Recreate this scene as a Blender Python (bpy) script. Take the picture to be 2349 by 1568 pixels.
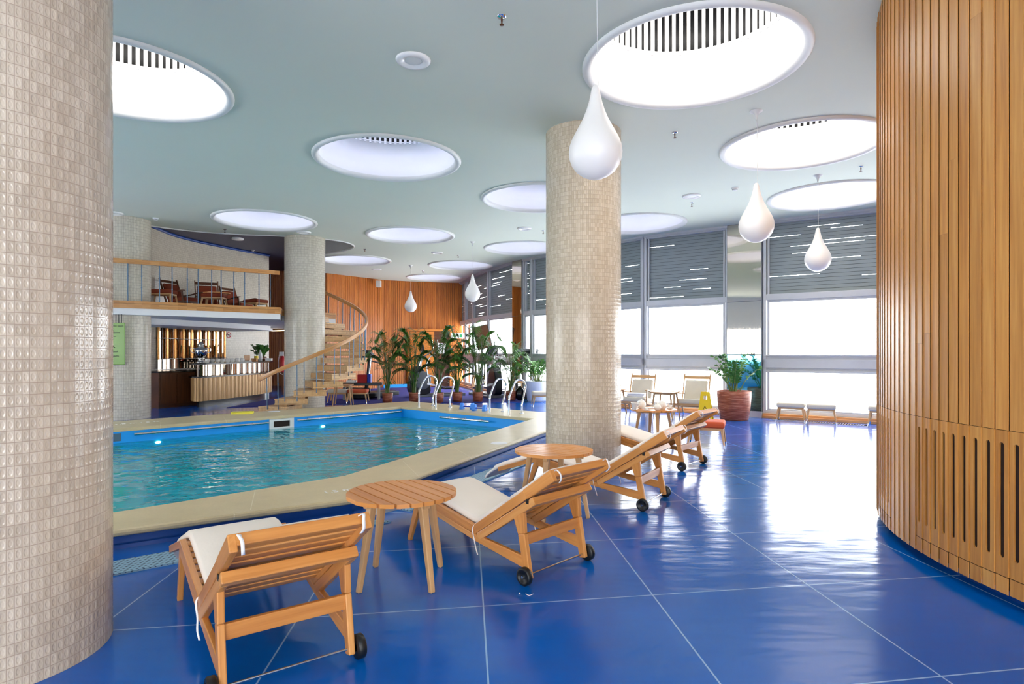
import bpy, math, random
from mathutils import Vector, Matrix
import mathutils.geometry as mg
PI = math.pi
R_ = math.radians
rnd = random.Random(7)
for o in list(bpy.data.objects):
    bpy.data.objects.remove(o)
SC = bpy.context.scene
COL = SC.collection

# ------------------------------------------------------------ camera, light, exposure
CAMZ, FPX, HOR, CX = 1.45, 1380.0, 805.0, 1174.5
cam = bpy.data.cameras.new('camera')
cam.lens = FPX / 2349 * 36.0
cam.sensor_width = 36.0
cam.shift_y = (HOR - 784.0) / 2349
cam.clip_start = 0.05
camo = bpy.data.objects.new('camera', cam)
COL.objects.link(camo)
camo.location = (0, 0, CAMZ)
camo.rotation_euler = (PI / 2, 0, 0)
SC.camera = camo

world = bpy.data.worlds.new('world')
SC.world = world
world.use_nodes = True
wb = world.node_tree.nodes['Background']
wb.inputs[0].default_value = (0.95, 0.975, 1.0, 1)
wb.inputs[1].default_value = 8.5
SC.view_settings.view_transform = 'Standard'
SC.view_settings.look = 'None'
SC.view_settings.gamma = 1
SC.view_settings.use_curve_mapping = False
SC.view_settings.exposure = 0.48
SKY_BRIGHT, SKY_SOFT = 5.0, 1.2      # luminous skylight diffusers, window side / pool side


# ------------------------------------------------------------ pixel helpers (2349 x 1568 frame)
def at(px, py, z=0.0):
    Y = FPX * (CAMZ - z) / (py - HOR)
    return Vector(((px - CX) / FPX * Y, Y, z))


def aty(px, Y, z=0.0):
    return Vector(((px - CX) / FPX * Y, Y, z))


# ------------------------------------------------------------ materials
MATS = {}


def srgb(r, g, b):
    f = lambda c: (c / 255 / 12.92) if c / 255 <= 0.04045 else ((c / 255 + 0.055) / 1.055) ** 2.4
    return (f(r), f(g), f(b), 1)


class NT:
    def __init__(s, name):
        s.m = bpy.data.materials.new(name)
        s.m.use_nodes = True
        s.t = s.m.node_tree
        s.b = s.t.nodes['Principled BSDF']
        s.out = s.t.nodes['Material Output']

    def n(s, typ, ins=None, **kw):
        nd = s.t.nodes.new(typ)
        for k, v in kw.items():
            setattr(nd, k, v)
        for k, v in (ins or {}).items():
            if isinstance(v, bpy.types.NodeSocket):
                s.t.links.new(v, nd.inputs[k])
            else:
                nd.inputs[k].default_value = v
        return nd

    def math(s, op, a, b=0.0, c=0.0):
        nd = s.n('ShaderNodeMath', operation=op)
        for i, v in enumerate((a, b, c)):
            if isinstance(v, bpy.types.NodeSocket):
                s.t.links.new(v, nd.inputs[i])
            else:
                nd.inputs[i].default_value = v
        return nd.outputs[0]

    def mix(s, f, a, b, mode='MIX'):
        nd = s.n('ShaderNodeMix', data_type='RGBA', blend_type=mode)
        for i, v in ((0, f), (6, a), (7, b)):
            if isinstance(v, bpy.types.NodeSocket):
                s.t.links.new(v, nd.inputs[i])
            else:
                nd.inputs[i].default_value = v
        return nd.outputs[2]

    def noise(s, vec, scale, detail=2.0, rough=0.5):
        return s.n('ShaderNodeTexNoise', {'Vector': vec, 'Scale': scale, 'Detail': detail, 'Roughness': rough}).outputs[0]

    def ramp(s, f, stops):
        nd = s.n('ShaderNodeValToRGB', {'Fac': f})
        el = nd.color_ramp.elements
        while len(el) < len(stops):
            el.new(0.5)
        for e, (p, c) in zip(el, stops):
            e.position = p
            e.color = c
        return nd.outputs[0]

    def scale(s, vec, xyz):
        return s.n('ShaderNodeVectorMath', {0: vec, 1: xyz}, operation='MULTIPLY').outputs[0]

    def set(s, **kw):
        for k, v in kw.items():
            k = {'base': 'Base Color', 'rough': 'Roughness', 'metal': 'Metallic', 'normal': 'Normal',
                 'spec': 'Specular IOR Level', 'emis': 'Emission Color', 'es': 'Emission Strength',
                 'coat': 'Coat Weight', 'ior': 'IOR'}.get(k, k)
            if isinstance(v, bpy.types.NodeSocket):
                s.t.links.new(v, s.b.inputs[k])
            else:
                s.b.inputs[k].default_value = v
        return s

    def bump(s, h, strength=0.3, dist=0.01):
        return s.n('ShaderNodeBump', {'Height': h, 'Strength': strength, 'Distance': dist}).outputs[0]

    @property
    def uv(s):
        return s.n('ShaderNodeTexCoord').outputs['UV']

    @property
    def obj(s):
        return s.n('ShaderNodeTexCoord').outputs['Object']

    @property
    def pos(s):
        return s.n('ShaderNodeNewGeometry').outputs['Position']


def plain(name, col, rough=0.5, metal=0.0, var=0.06, nscale=6.0, bump=0.0, **kw):
    """a surface with slight procedural mottling"""
    t = NT(name)
    c = srgb(*col)
    lo = tuple(x * (1 - var) for x in c[:3]) + (1,)
    hi = tuple(min(1, x * (1 + var)) for x in c[:3]) + (1,)
    nz = t.noise(t.obj, nscale, 3)
    t.set(base=t.mix(nz, lo, hi), rough=rough, metal=metal)
    if bump:
        t.set(normal=t.bump(t.noise(t.obj, 60, 3), bump, 0.004))
    t.set(**kw)
    MATS[name] = t.m
    return t.m


def wood(name, c1, c2, c3, rough=0.38, plank=False, bump=0.08):
    """u runs along the grain; the whole part of v tells planks apart"""
    t = NT(name)
    uv = t.uv
    st = t.scale(uv, (1.6, 34, 1))
    n1 = t.noise(st, 1.0, 5, 0.6)
    st2 = t.scale(uv, (0.5, 5, 1))
    n2 = t.noise(st2, 1.0, 2)
    f = t.math('ADD', t.math('MULTIPLY', n1, 0.6), t.math('MULTIPLY', n2, 0.5))
    col = t.ramp(f, [(0.35, srgb(*c1)), (0.55, srgb(*c2)), (0.75, srgb(*c3))])
    if plank:
        sep = t.n('ShaderNodeSeparateXYZ', {0: uv})
        pid = t.math('FLOOR', sep.outputs[1])
        w = t.n('ShaderNodeTexWhiteNoise', {'W': pid}, noise_dimensions='1D').outputs[0]
        val = t.math('ADD', t.math('MULTIPLY', w, 0.2), 0.9)
        hs = t.n('ShaderNodeHueSaturation', {'Color': col, 'Value': val, 'Saturation': 1.0})
        col = hs.outputs[0]
    t.set(base=col, rough=rough, normal=t.bump(n1, bump, 0.003))
    MATS[name] = t.m
    return t.m


def tile(name, tw, th, c1, c2, cg, rough=0.16):
    t = NT(name)
    uv = t.uv
    sep = t.n('ShaderNodeSeparateXYZ', {0: uv})
    u, v = t.math('DIVIDE', sep.outputs[0], tw), t.math('DIVIDE', sep.outputs[1], th)
    fu, fv = t.math('FRACT', u), t.math('FRACT', v)
    du = t.math('ABSOLUTE', t.math('SUBTRACT', fu, 0.5))
    dv = t.math('ABSOLUTE', t.math('SUBTRACT', fv, 0.5))
    g1 = t.math('GREATER_THAN', du, 0.5 - 0.0011 / tw)
    g2 = t.math('GREATER_THAN', dv, 0.5 - 0.0013 / th)
    g = t.math('MAXIMUM', g1, g2)
    cell = t.n('ShaderNodeCombineXYZ', {0: t.math('FLOOR', u), 1: t.math('FLOOR', v)}).outputs[0]
    w = t.n('ShaderNodeTexWhiteNoise', {'Vector': cell}).outputs[0]
    base = t.mix(w, srgb(*c1), srgb(*c2))
    base = t.mix(t.math('MULTIPLY', t.noise(uv, 160, 2), 0.25), base, srgb(*cg))
    # the pressed oval dimple of every tile
    r = t.math('SQRT', t.math('ADD', t.math('POWER', t.math('MULTIPLY', du, 1.25), 2.0), t.math('POWER', t.math('MULTIPLY', dv, 1.15), 2.0)))
    dish = t.n('ShaderNodeMapRange', {0: r, 1: 0.2, 2: 0.46, 3: 0.0, 4: 1.0}, interpolation_type='SMOOTHSTEP').outputs[0]
    h = t.math('MULTIPLY', t.math('ADD', dish, t.math('MULTIPLY', w, 0.5)), t.math('SUBTRACT', 1.0, g))
    col = t.mix(g, base, srgb(*cg))
    t.set(base=col, rough=t.math('ADD', t.math('MULTIPLY', g, 0.5), rough), normal=t.bump(h, 0.55, 0.003))
    MATS[name] = t.m
    return t.m


def metal(name, col, rough=0.2):
    t = NT(name)
    t.set(base=srgb(*col), metal=1.0, rough=t.math('ADD', rough, t.math('MULTIPLY', t.noise(t.obj, 30), 0.06)))
    MATS[name] = t.m
    return t.m


def glassy(name, tint, ior=1.45, rough=0.0, gl=(1, 1, 1, 1), extra=0.0):
    """thin pane: tinted see-through with a mirror-like reflection by angle"""
    t = NT(name)
    tr = t.n('ShaderNodeBsdfTransparent', {0: tint})
    g = t.n('ShaderNodeBsdfGlossy', {0: gl, 'Roughness': rough})
    fc = t.n('ShaderNodeLayerWeight', {'Blend': 0.5}).outputs['Facing']
    fr = t.math('MULTIPLY_ADD', t.math('POWER', fc, 5.0), 0.9, 0.05)
    mx = t.n('ShaderNodeMixShader', {0: fr, 1: tr.outputs[0], 2: g.outputs[0]})
    t.t.links.new(mx.outputs[0], t.out.inputs[0])
    MATS[name] = t.m
    return t.m


def emit(name, col, strength):
    t = NT(name)
    t.set(base=srgb(*col), emis=srgb(*col), es=strength, rough=0.5)
    MATS[name] = t.m
    return t.m


wood('oak_slats', (176, 112, 50), (208, 144, 70), (226, 168, 92), 0.36, True)
wood('cedar_slats', (150, 76, 22), (194, 110, 38), (214, 134, 56), 0.42, True)
wood('teak', (176, 108, 50), (206, 138, 70), (224, 162, 96), 0.34)
wood('beech', (186, 138, 88), (206, 160, 108), (220, 178, 128), 0.36)
wood('table_top', (200, 124, 56), (222, 148, 76), (236, 168, 98), 0.3)
wood('stair_oak', (176, 132, 84), (204, 162, 110), (220, 182, 132), 0.4)
wood('rail_oak', (176, 116, 60), (204, 146, 86), (222, 168, 110), 0.3)
wood('walnut', (70, 38, 20), (98, 56, 30), (124, 74, 40), 0.4)
wood('door_wood', (196, 112, 36), (214, 130, 48), (226, 144, 60), 0.4)
tile('mosaic_beige', 0.0262, 0.0505, (200, 184, 158), (222, 208, 184), (158, 140, 120))
tile('mosaic_near', 0.0262, 0.0505, (190, 174, 154), (214, 199, 178), (160, 138, 120), 0.14)
tile('mosaic_grey', 0.030, 0.058, (214, 204, 184), (230, 221, 202), (122, 112, 98), 0.2)
plain('ceiling_paint', (212, 218, 203), 0.75, var=0.03, nscale=0.6)
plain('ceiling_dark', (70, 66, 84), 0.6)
plain('white_paint', (240, 240, 240), 0.5, var=0.02)
plain('white_gloss', (244, 243, 240), 0.22, var=0.02)
plain('grey_band', (196, 196, 196), 0.5)
plain('trim_white', (226, 226, 222), 0.45, var=0.02)
plain('blue_trim', (10, 60, 140), 0.4)
plain('black', (10, 10, 11), 0.5)
plain('rubber', (16, 16, 17), 0.45)
plain('dark_plastic', (22, 28, 32), 0.32)
plain('grey_plastic', (120, 126, 132), 0.3)
plain('cream_fabric', (240, 230, 218), 0.9, var=0.03, bump=0.25)
plain('linen_fabric', (220, 211, 192), 0.92, var=0.04, bump=0.3)
plain('orange_fabric', (204, 84, 40), 0.7, var=0.06, bump=0.25)
plain('brown_fabric', (140, 58, 28), 0.8, var=0.08, bump=0.25)
plain('ribbon', (244, 240, 238), 0.7)
plain('towel', (236, 236, 244), 0.95, bump=0.5)
plain('porcelain', (236, 232, 224), 0.18, var=0.02)
plain('paper', (240, 238, 236), 0.7)
plain('curb_blue', (0, 62, 140), 0.3, var=0.1, nscale=2)
plain('liner_blue', (16, 166, 255), 0.45, var=0.05, nscale=1.5)
plain('foam_blue', (70, 140, 232), 0.7)
plain('foam_dark_blue', (30, 70, 190), 0.6)
plain('foam_yellow', (232, 220, 70), 0.6)
plain('sign_yellow', (236, 200, 10), 0.35)
plain('sign_green', (92, 140, 0), 0.3)
plain('sign_plate', (80, 110, 130), 0.4)
plain('red', (190, 20, 30), 0.35)
plain('exit_green', (40, 150, 90), 0.4)
plain('blue_paint', (20, 60, 190), 0.4)
plain('frame_alu', (190, 192, 196), 0.35, metal=0.15)
plain('frame_dark', (112, 116, 124), 0.4)
plain('slate_grey', (134, 144, 146), 0.5)
plain('baluster', (96, 120, 142), 0.35, metal=0.5)
plain('bar_panel', (178, 140, 92), 0.35, metal=0.3, var=0.05)
plain('bar_dark', (26, 20, 18), 0.25)
plain('groove_wood', (112, 58, 26), 0.6)
plain('matte_black', (6, 7, 9), 1.0, spec=0.0)
plain('groove_dark', (44, 24, 14), 0.8)
plain('soil', (40, 28, 20), 0.9)
plain('stem_green', (96, 116, 52), 0.5)
plain('white_planter', (222, 226, 236), 0.35)
plain('fridge_dark', (12, 14, 18), 0.2)
metal('chrome', (225, 228, 232), 0.08)
metal('steel', (205, 208, 212), 0.18)
metal('silver', (225, 222, 215), 0.06)
metal('brass', (206, 150, 90), 0.14)
metal('bronze_mirror', (150, 134, 116), 0.015)
metal('pillar_mirror', (206, 196, 180), 0.005)
metal('teal_mirror', (90, 160, 180), 0.03)
emit('diffuser_bright', (255, 250, 244), SKY_BRIGHT)
emit('diffuser_soft', (226, 230, 255), SKY_SOFT)
emit('pool_lamp', (255, 200, 150), 30.0)
emit('strip_lamp', (255, 226, 170), 3.0)
glassy('window_glass', (0.96, 0.98, 1, 1))
glassy('clear_glass', (0.86, 0.92, 0.94, 1))

# leaves
for nm, a, b in (('palm_leaf', (24, 76, 22), (84, 146, 40)), ('zz_leaf', (30, 84, 34), (96, 160, 60))):
    t = NT(nm)
    t.set(base=t.mix(t.noise(t.obj, 3, 2), srgb(*a), srgb(*b)), rough=0.38)
    t.b.inputs['Subsurface Weight'].default_value = 0.0
    MATS[nm] = t.m

# terracotta with combed rings
t = NT('terracotta')
ob = t.obj
nz = t.noise(t.scale(ob, (4, 4, 60)), 1.0, 4, 0.6)
t.set(base=t.ramp(nz, [(0.3, srgb(110, 52, 32)), (0.52, srgb(162, 84, 56)), (0.72, srgb(210, 150, 122))]), rough=0.42,
      normal=t.bump(nz, 0.4, 0.01))
MATS['terracotta'] = t.m

# pendant: opal plastic lamp, weak glow added to lift its brightness
t = NT('opal')
t.set(base=srgb(236, 233, 229), rough=0.35, emis=srgb(255, 250, 244), es=0.07)
MATS['opal'] = t.m

# pool floor sheet: large blue squares with pale welded seams
t = NT('blue_floor')
P = t.n('ShaderNodeSeparateXYZ', {0: t.pos})
x, y = t.math('SUBTRACT', P.outputs[0], 0.837), t.math('SUBTRACT', P.outputs[1], 3.58)
det = 1.0 * 1.05 - 0.155 * -0.0785
ii = t.math('DIVIDE', t.math('ADD', t.math('MULTIPLY', x, 1.05), t.math('MULTIPLY', y, 0.0785)), det)
jj = t.math('DIVIDE', t.math('SUBTRACT', t.math('MULTIPLY', y, 1.0), t.math('MULTIPLY', x, 0.155)), det)
seam = None
for q in (ii, jj):
    d = t.math('ABSOLUTE', t.math('SUBTRACT', t.math('FRACT', t.math('ADD', q, 0.5)), 0.5))
    s_ = t.math('LESS_THAN', d, 0.0042)
    seam = s_ if seam is None else t.math('MAXIMUM', seam, s_)
base = t.mix(t.noise(t.pos, 1.3, 3), srgb(0, 80, 162), srgb(0, 98, 192))
base = t.mix(t.math('MULTIPLY', seam, 0.85), base, srgb(150, 190, 226))
rip = t.noise(t.scale(t.pos, (0.9, 2.6, 1)), 2.2, 2, 0.5)
fine = t.noise(t.pos, 150, 2)
bm = t.bump(rip, 0.5, 0.012)
bm2 = t.n('ShaderNodeBump', {'Height': fine, 'Strength': 0.08, 'Distance': 0.002, 'Normal': bm}).outputs[0]
t.set(base=base, rough=0.16, normal=bm2, ior=1.42)
MATS['blue_floor'] = t.m

# carpet
t = NT('carpet_blue')
t.set(base=t.mix(t.noise(t.pos, 40, 3), srgb(24, 28, 104), srgb(66, 66, 160)), rough=0.95, normal=t.bump(t.noise(t.pos, 300, 2), 0.5, 0.01))
MATS['carpet_blue'] = t.m

# sandstone coping slabs
t = NT('coping_stone')
nz = t.noise(t.pos, 3.0, 5, 0.6)
base = t.mix(nz, srgb(196, 178, 138), srgb(226, 208, 166))
base = t.mix(t.math('MULTIPLY', t.noise(t.pos, 70, 3), 0.3), base, srgb(150, 136, 110))
uv = t.n('ShaderNodeSeparateXYZ', {0: t.uv})
j = t.math('LESS_THAN', t.math('ABSOLUTE', t.math('SUBTRACT', t.math('FRACT', t.math('DIVIDE', uv.outputs[0], 1.2)), 0.5)), 0.0028)
base = t.mix(t.math('MULTIPLY', j, 0.6), base, srgb(240, 232, 210))
t.set(base=base, rough=0.36, normal=t.bump(t.noise(t.pos, 30, 3), 0.15, 0.004))
MATS['coping_stone'] = t.m

# pool water
t = NT('water')
p = t.pos
w1 = t.noise(t.scale(p, (1.0, 1.5, 1)), 2.2, 2, 0.45)
w2 = t.n('ShaderNodeTexNoise', {'Vector': p, 'Scale': 5.0, 'Detail': 1.0, 'Distortion': 1.0}).outputs[0]
hh = t.math('ADD', w1, t.math('MULTIPLY', w2, 0.3))
nrm = t.bump(hh, 1.0, 0.026)
tr = t.n('ShaderNodeBsdfTransparent', {0: (0.12, 0.72, 0.72, 1)})
df = t.n('ShaderNodeBsdfDiffuse', {0: t.mix(t.noise(t.scale(p, (1, 1.5, 1)), 2.5, 3), srgb(0, 152, 176), srgb(0, 200, 208))})
body = t.n('ShaderNodeMixShader', {0: 0.66, 1: tr.outputs[0], 2: df.outputs[0]})
gl = t.n('ShaderNodeBsdfGlossy', {0: (1, 1, 1, 1), 'Roughness': 0.03, 'Normal': nrm})
fr = t.n('ShaderNodeFresnel', {'IOR': 1.33, 'Normal': nrm}).outputs[0]
mx = t.n('ShaderNodeMixShader', {0: fr, 1: body.outputs[0], 2: gl.outputs[0]})
t.t.links.new(mx.outputs[0], t.out.inputs[0])
MATS['water'] = t.m

# open rubber mat
t = NT('grid_mat')
u = t.n('ShaderNodeSeparateXYZ', {0: t.uv})
a, b = t.math('DIVIDE', u.outputs[0], 0.034), t.math('DIVIDE', u.outputs[1], 0.028)
row = t.math('FLOOR', b)
a2 = t.math('ADD', a, t.math('MULTIPLY', t.math('MODULO', row, 2.0), 0.5))
da = t.math('ABSOLUTE', t.math('SUBTRACT', t.math('FRACT', a2), 0.5))
db = t.math('ABSOLUTE', t.math('SUBTRACT', t.math('FRACT', b), 0.5))
hole = t.math('LESS_THAN', t.math('ADD', da, t.math('MULTIPLY', db, 1.1)), 0.36)
t.set(base=t.mix(hole, srgb(140, 178, 200), srgb(24, 52, 84)), rough=0.45,
      normal=t.bump(t.math('SUBTRACT', 1.0, hole), 0.8, 0.008))
MATS['grid_mat'] = t.m


# ------------------------------------------------------------ mesh builder
class MB:
    def __init__(s):
        s.v, s.f, s.uv, s.mi, s.sm = [], [], [], [], []

    def face(s, pts, uvs=None, m=0, smooth=False):
        i = len(s.v)
        s.v += [tuple(p) for p in pts]
        s.f.append(tuple(range(i, i + len(pts))))
        s.uv.append(uvs or [(0.0, 0.0)] * len(pts))
        s.mi.append(m)
        s.sm.append(smooth)

    def grid(s, rows, uvs=None, m=0, smooth=True, closed=False):
        """rows: list of equal rings/lines of points -> shared-vertex surface"""
        i0 = len(s.v)
        nr, nc = len(rows), len(rows[0])
        for r in rows:
            s.v += [tuple(p) for p in r]
        for a in range(nr - 1):
            for b in range(nc if closed else nc - 1):
                b2 = (b + 1) % nc
                s.f.append((i0 + a * nc + b, i0 + a * nc + b2, i0 + (a + 1) * nc + b2, i0 + (a + 1) * nc + b))
                if uvs:
                    ub = uvs[a][b + 1] if b + 1 < len(uvs[a]) else uvs[a][b]
                    uc = uvs[a + 1][b + 1] if b + 1 < len(uvs[a + 1]) else uvs[a + 1][b]
                    s.uv.append([uvs[a][b], ub, uc, uvs[a + 1][b]])
                else:
                    s.uv.append([(0.0, 0.0)] * 4)
                s.mi.append(m)
                s.sm.append(smooth)
        return s

    def loft(s, ra, rb, cap=True, off=None, m=0):
        """box-like body between two quads; u along the length"""
        off = rnd.uniform(0, 50) if off is None else off
        L = (Vector(rb[0]) - Vector(ra[0])).length
        n = len(ra)
        v = rnd.uniform(0, 20)
        i0 = len(s.v)
        s.v += [tuple(p) for p in ra] + [tuple(p) for p in rb]
        for k in range(n):
            k2 = (k + 1) % n
            w = (Vector(ra[k2]) - Vector(ra[k])).length
            s.f.append((i0 + k, i0 + k2, i0 + n + k2, i0 + n + k))
            s.uv.append([(off, v), (off, v + w), (off + L, v + w), (off + L, v)])
            s.mi.append(m)
            s.sm.append(False)
            v += w
        if cap:
            s.f.append(tuple(i0 + k for k in reversed(range(n))))
            s.uv.append([(off, v + .02 * k) for k in range(n)])
            s.f.append(tuple(i0 + n + k for k in range(n)))
            s.uv.append([(off, v + .02 * k) for k in range(n)])
            s.mi += [m, m]
            s.sm += [False, False]
        return s

    def bar(s, p0, p1, w, h, side=(1, 0, 0), w1=None, h1=None, m=0):
        """w measured along 'side', h along the third axis"""
        p0, p1 = Vector(p0), Vector(p1)
        d = (p1 - p0).normalized()
        sd = Vector(side)
        sd = (sd - d * sd.dot(d)).normalized()
        up = d.cross(sd)
        w1 = w if w1 is None else w1
        h1 = h if h1 is None else h1

        def ring(p, a, b):
            return [p - sd * a / 2 - up * b / 2, p + sd * a / 2 - up * b / 2, p + sd * a / 2 + up * b / 2, p - sd * a / 2 + up * b / 2]
        return s.loft(ring(p0, w, h), ring(p1, w1, h1), m=m)

    def box(s, lo, hi, m=0):
        x0, y0, z0 = lo
        x1, y1, z1 = hi
        # grain along the longest side
        dx, dy, dz = x1 - x0, y1 - y0, z1 - z0
        c = Vector(((x0 + x1) / 2, (y0 + y1) / 2, (z0 + z1) / 2))
        if dx >= dy and dx >= dz:
            return s.bar((x0, c.y, c.z), (x1, c.y, c.z), dy, dz, (0, 1, 0), m=m)
        if dy >= dz:
            return s.bar((c.x, y0, c.z), (c.x, y1, c.z), dx, dz, (1, 0, 0), m=m)
        return s.bar((c.x, c.y, z0), (c.x, c.y, z1), dx, dy, (1, 0, 0), m=m)

    def tube(s, pts, r, n=10, m=0, cap=True, smooth=True):
        pts = [Vector(p) for p in pts]
        rs = r if isinstance(r, (list, tuple)) else [r] * len(pts)
        rows = []
        ref = None
        for i, p in enumerate(pts):
            d = (pts[min(i + 1, len(pts) - 1)] - pts[max(i - 1, 0)]).normalized()
            if ref is None:
                a = Vector((0, 0, 1)) if abs(d.z) < 0.9 else Vector((1, 0, 0))
                ref = d.cross(a).normalized()
            ref = (ref - d * ref.dot(d)).normalized()
            o = d.cross(ref)
            rows.append([p + (ref * math.cos(2 * PI * k / n) + o * math.sin(2 * PI * k / n)) * rs[i] for k in range(n)])
        s.grid(rows, m=m, smooth=smooth, closed=True)
        if cap:
            s.face(list(reversed(rows[0])), m=m)
            s.face(rows[-1], m=m)
        return s

    def lathe(s, prof, c=(0, 0, 0), n=32, m=0, uvm=False, a0=0.0, a1=2 * PI, smooth=True):
        c = Vector(c)
        rows, uvs = [], []
        full = abs(a1 - a0 - 2 * PI) < 1e-6
        acc = 0
        for i, (r, z) in enumerate(prof):
            if i:
                acc += math.hypot(r - prof[i - 1][0], z - prof[i - 1][1])
            k_ = range(n + 1)
            rows.append([c + Vector((r * math.cos(a0 + (a1 - a0) * k / n), r * math.sin(a0 + (a1 - a0) * k / n), z)) for k in k_])
            uvs.append([(max(p_[0] for p_ in prof) * (a1 - a0) * k / n, z if uvm else acc) for k in k_])
        s.grid(rows, uvs, m=m, smooth=smooth)
        return s

    def prism(s, poly, z0, z1, m=0, side=True, top=True, bottom=True, uvs=None):
        """poly: 2-D outline, counter-clockwise"""
        n = len(poly)
        if top:
            s.face([(p[0], p[1], z1) for p in poly], [(p[0], p[1]) for p in poly], m)
        if bottom:
            s.face([(p[0], p[1], z0) for p in reversed(poly)], [(p[0], p[1]) for p in reversed(poly)], m)
        if side:
            a = 0
            for k in range(n):
                p, q = poly[k], poly[(k + 1) % n]
                w = math.hypot(q[0] - p[0], q[1] - p[1])
                s.face([(p[0], p[1], z0), (q[0], q[1], z0), (q[0], q[1], z1), (p[0], p[1], z1)],
                       [(a, z0), (a + w, z0), (a + w, z1), (a, z1)], m)
                a += w
        return s

    def sphere(s, c, r, n=12, m=0, sc=(1, 1, 1)):
        prof = [(max(1e-4, r * math.sin(PI * k / n)), -r * math.cos(PI * k / n)) for k in range(n + 1)]
        c = Vector(c)
        rows = [[c + Vector((rr * math.cos(2 * PI * j / (2 * n)) * sc[0], rr * math.sin(2 * PI * j / (2 * n)) * sc[1], z * sc[2])) for j in range(2 * n)] for rr, z in prof]
        return s.grid(rows, m=m, closed=True)

    def wall(s, pts, z0, z1, m=0, u0=0.0, flip=False):
        """vertical sheet over a plan polyline, uv in metres"""
        u = u0
        for p, q in zip(pts[:-1], pts[1:]):
            w = math.hypot(q[0] - p[0], q[1] - p[1])
            f = [(p[0], p[1], z0), (q[0], q[1], z0), (q[0], q[1], z1), (p[0], p[1], z1)]
            uv = [(u, z0), (u + w, z0), (u + w, z1), (u, z1)]
            if flip:
                f.reverse()
                uv.reverse()
            s.face(f, uv, m)
            u += w
        return s

    def build(s, name, mats, parent=None, bevel=0.0, seg=2, subsurf=0, solid=0.0, loc=None):
        me = bpy.data.meshes.new(name)
        me.from_pydata(s.v, [], s.f)
        if not isinstance(mats, (list, tuple)):
            mats = [mats]
        for m_ in mats:
            me.materials.append(MATS[m_])
        me.polygons.foreach_set('material_index', s.mi)
        me.polygons.foreach_set('use_smooth', s.sm)
        uvl = me.uv_layers.new(name='UVMap')
        flat = []
        for u in s.uv:
            for c in u:
                flat += [c[0], c[1]]
        uvl.data.foreach_set('uv', flat)
        me.validate()
        me.update()
        o = bpy.data.objects.new(name, me)
        COL.objects.link(o)
        if parent:
            o.parent = parent
        if loc:
            o.location = loc
        if solid:
            md = o.modifiers.new('solid', 'SOLIDIFY')
            md.thickness = solid
            md.offset = 0
        if bevel:
            md = o.modifiers.new('bevel', 'BEVEL')
            md.width = bevel
            md.segments = seg
            md.limit_method = 'ANGLE'
            md.angle_limit = R_(40)
        if subsurf:
            md = o.modifiers.new('sub', 'SUBSURF')
            md.levels = md.render_levels = subsurf
        return o


def thing(name, label, cat, loc=(0, 0, 0), rotz=0.0, group=None):
    o = bpy.data.objects.new(name, None)
    o.empty_display_size = 0.1
    COL.objects.link(o)
    o.location = loc
    o.rotation_euler = (0, 0, rotz)
    return tag(o, label, cat, group)


def tag(o, label, cat, group=None):
    o['label'] = label
    o['category'] = cat
    if group:
        o['group'] = group
    return o


def struct(o, label=None):
    o['kind'] = 'structure'
    if label:
        o['label'] = label
        o['category'] = label.split()[-1]
    return o


def dup(root, loc, rotz, label, group=None):
    def rec(o, par):
        c = o.copy()
        COL.objects.link(c)
        if par:
            c.parent = par
        for ch in o.children:
            rec(ch, c)
        return c
    r = rec(root, None)
    r.location = loc
    r.rotation_euler = (0, 0, rotz)
    r['label'] = label
    if group:
        r['group'] = group
    return r


def text(body, name, size, mat, parent, loc, rot, extrude=0.0015):
    cu = bpy.data.curves.new(name, 'FONT')
    cu.body = body
    cu.size = size
    cu.extrude = extrude
    cu.materials.append(MATS[mat])
    tmp = bpy.data.objects.new(name, cu)
    COL.objects.link(tmp)
    bpy.context.view_layer.update()
    me = bpy.data.meshes.new_from_object(tmp.evaluated_get(bpy.context.evaluated_depsgraph_get()))
    bpy.data.objects.remove(tmp)
    bpy.data.curves.remove(cu)
    o = bpy.data.objects.new(name, me)
    COL.objects.link(o)
    o.parent = parent
    o.location = loc
    o.rotation_euler = rot
    return o


def smooth_poly(pts, n=8, closed=False):
    """Catmull-Rom through 2-D/3-D points"""
    P = [Vector(p) for p in pts]
    out = []
    m = len(P)
    rng = range(m if closed else m - 1)
    for i in rng:
        g = (lambda k: P[k % m]) if closed else (lambda k: P[max(0, min(m - 1, k))])
        p0, p1, p2, p3 = g(i - 1), g(i), g(i + 1), g(i + 2)
        for k in range(n):
            t_ = k / n
            out.append(0.5 * ((2 * p1) + (p2 - p0) * t_ + (2 * p0 - 5 * p1 + 4 * p2 - p3) * t_ * t_ + (3 * p1 - p0 - 3 * p2 + p3) * t_ ** 3))
    if not closed:
        out.append(P[-1])
    return out


def isect(p, d, q, e):
    """2-D line intersection p+t*d, q+s*e"""
    den = d[0] * e[1] - d[1] * e[0]
    t_ = ((q[0] - p[0]) * e[1] - (q[1] - p[1]) * e[0]) / den
    return (p[0] + t_ * d[0], p[1] + t_ * d[1])


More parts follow.
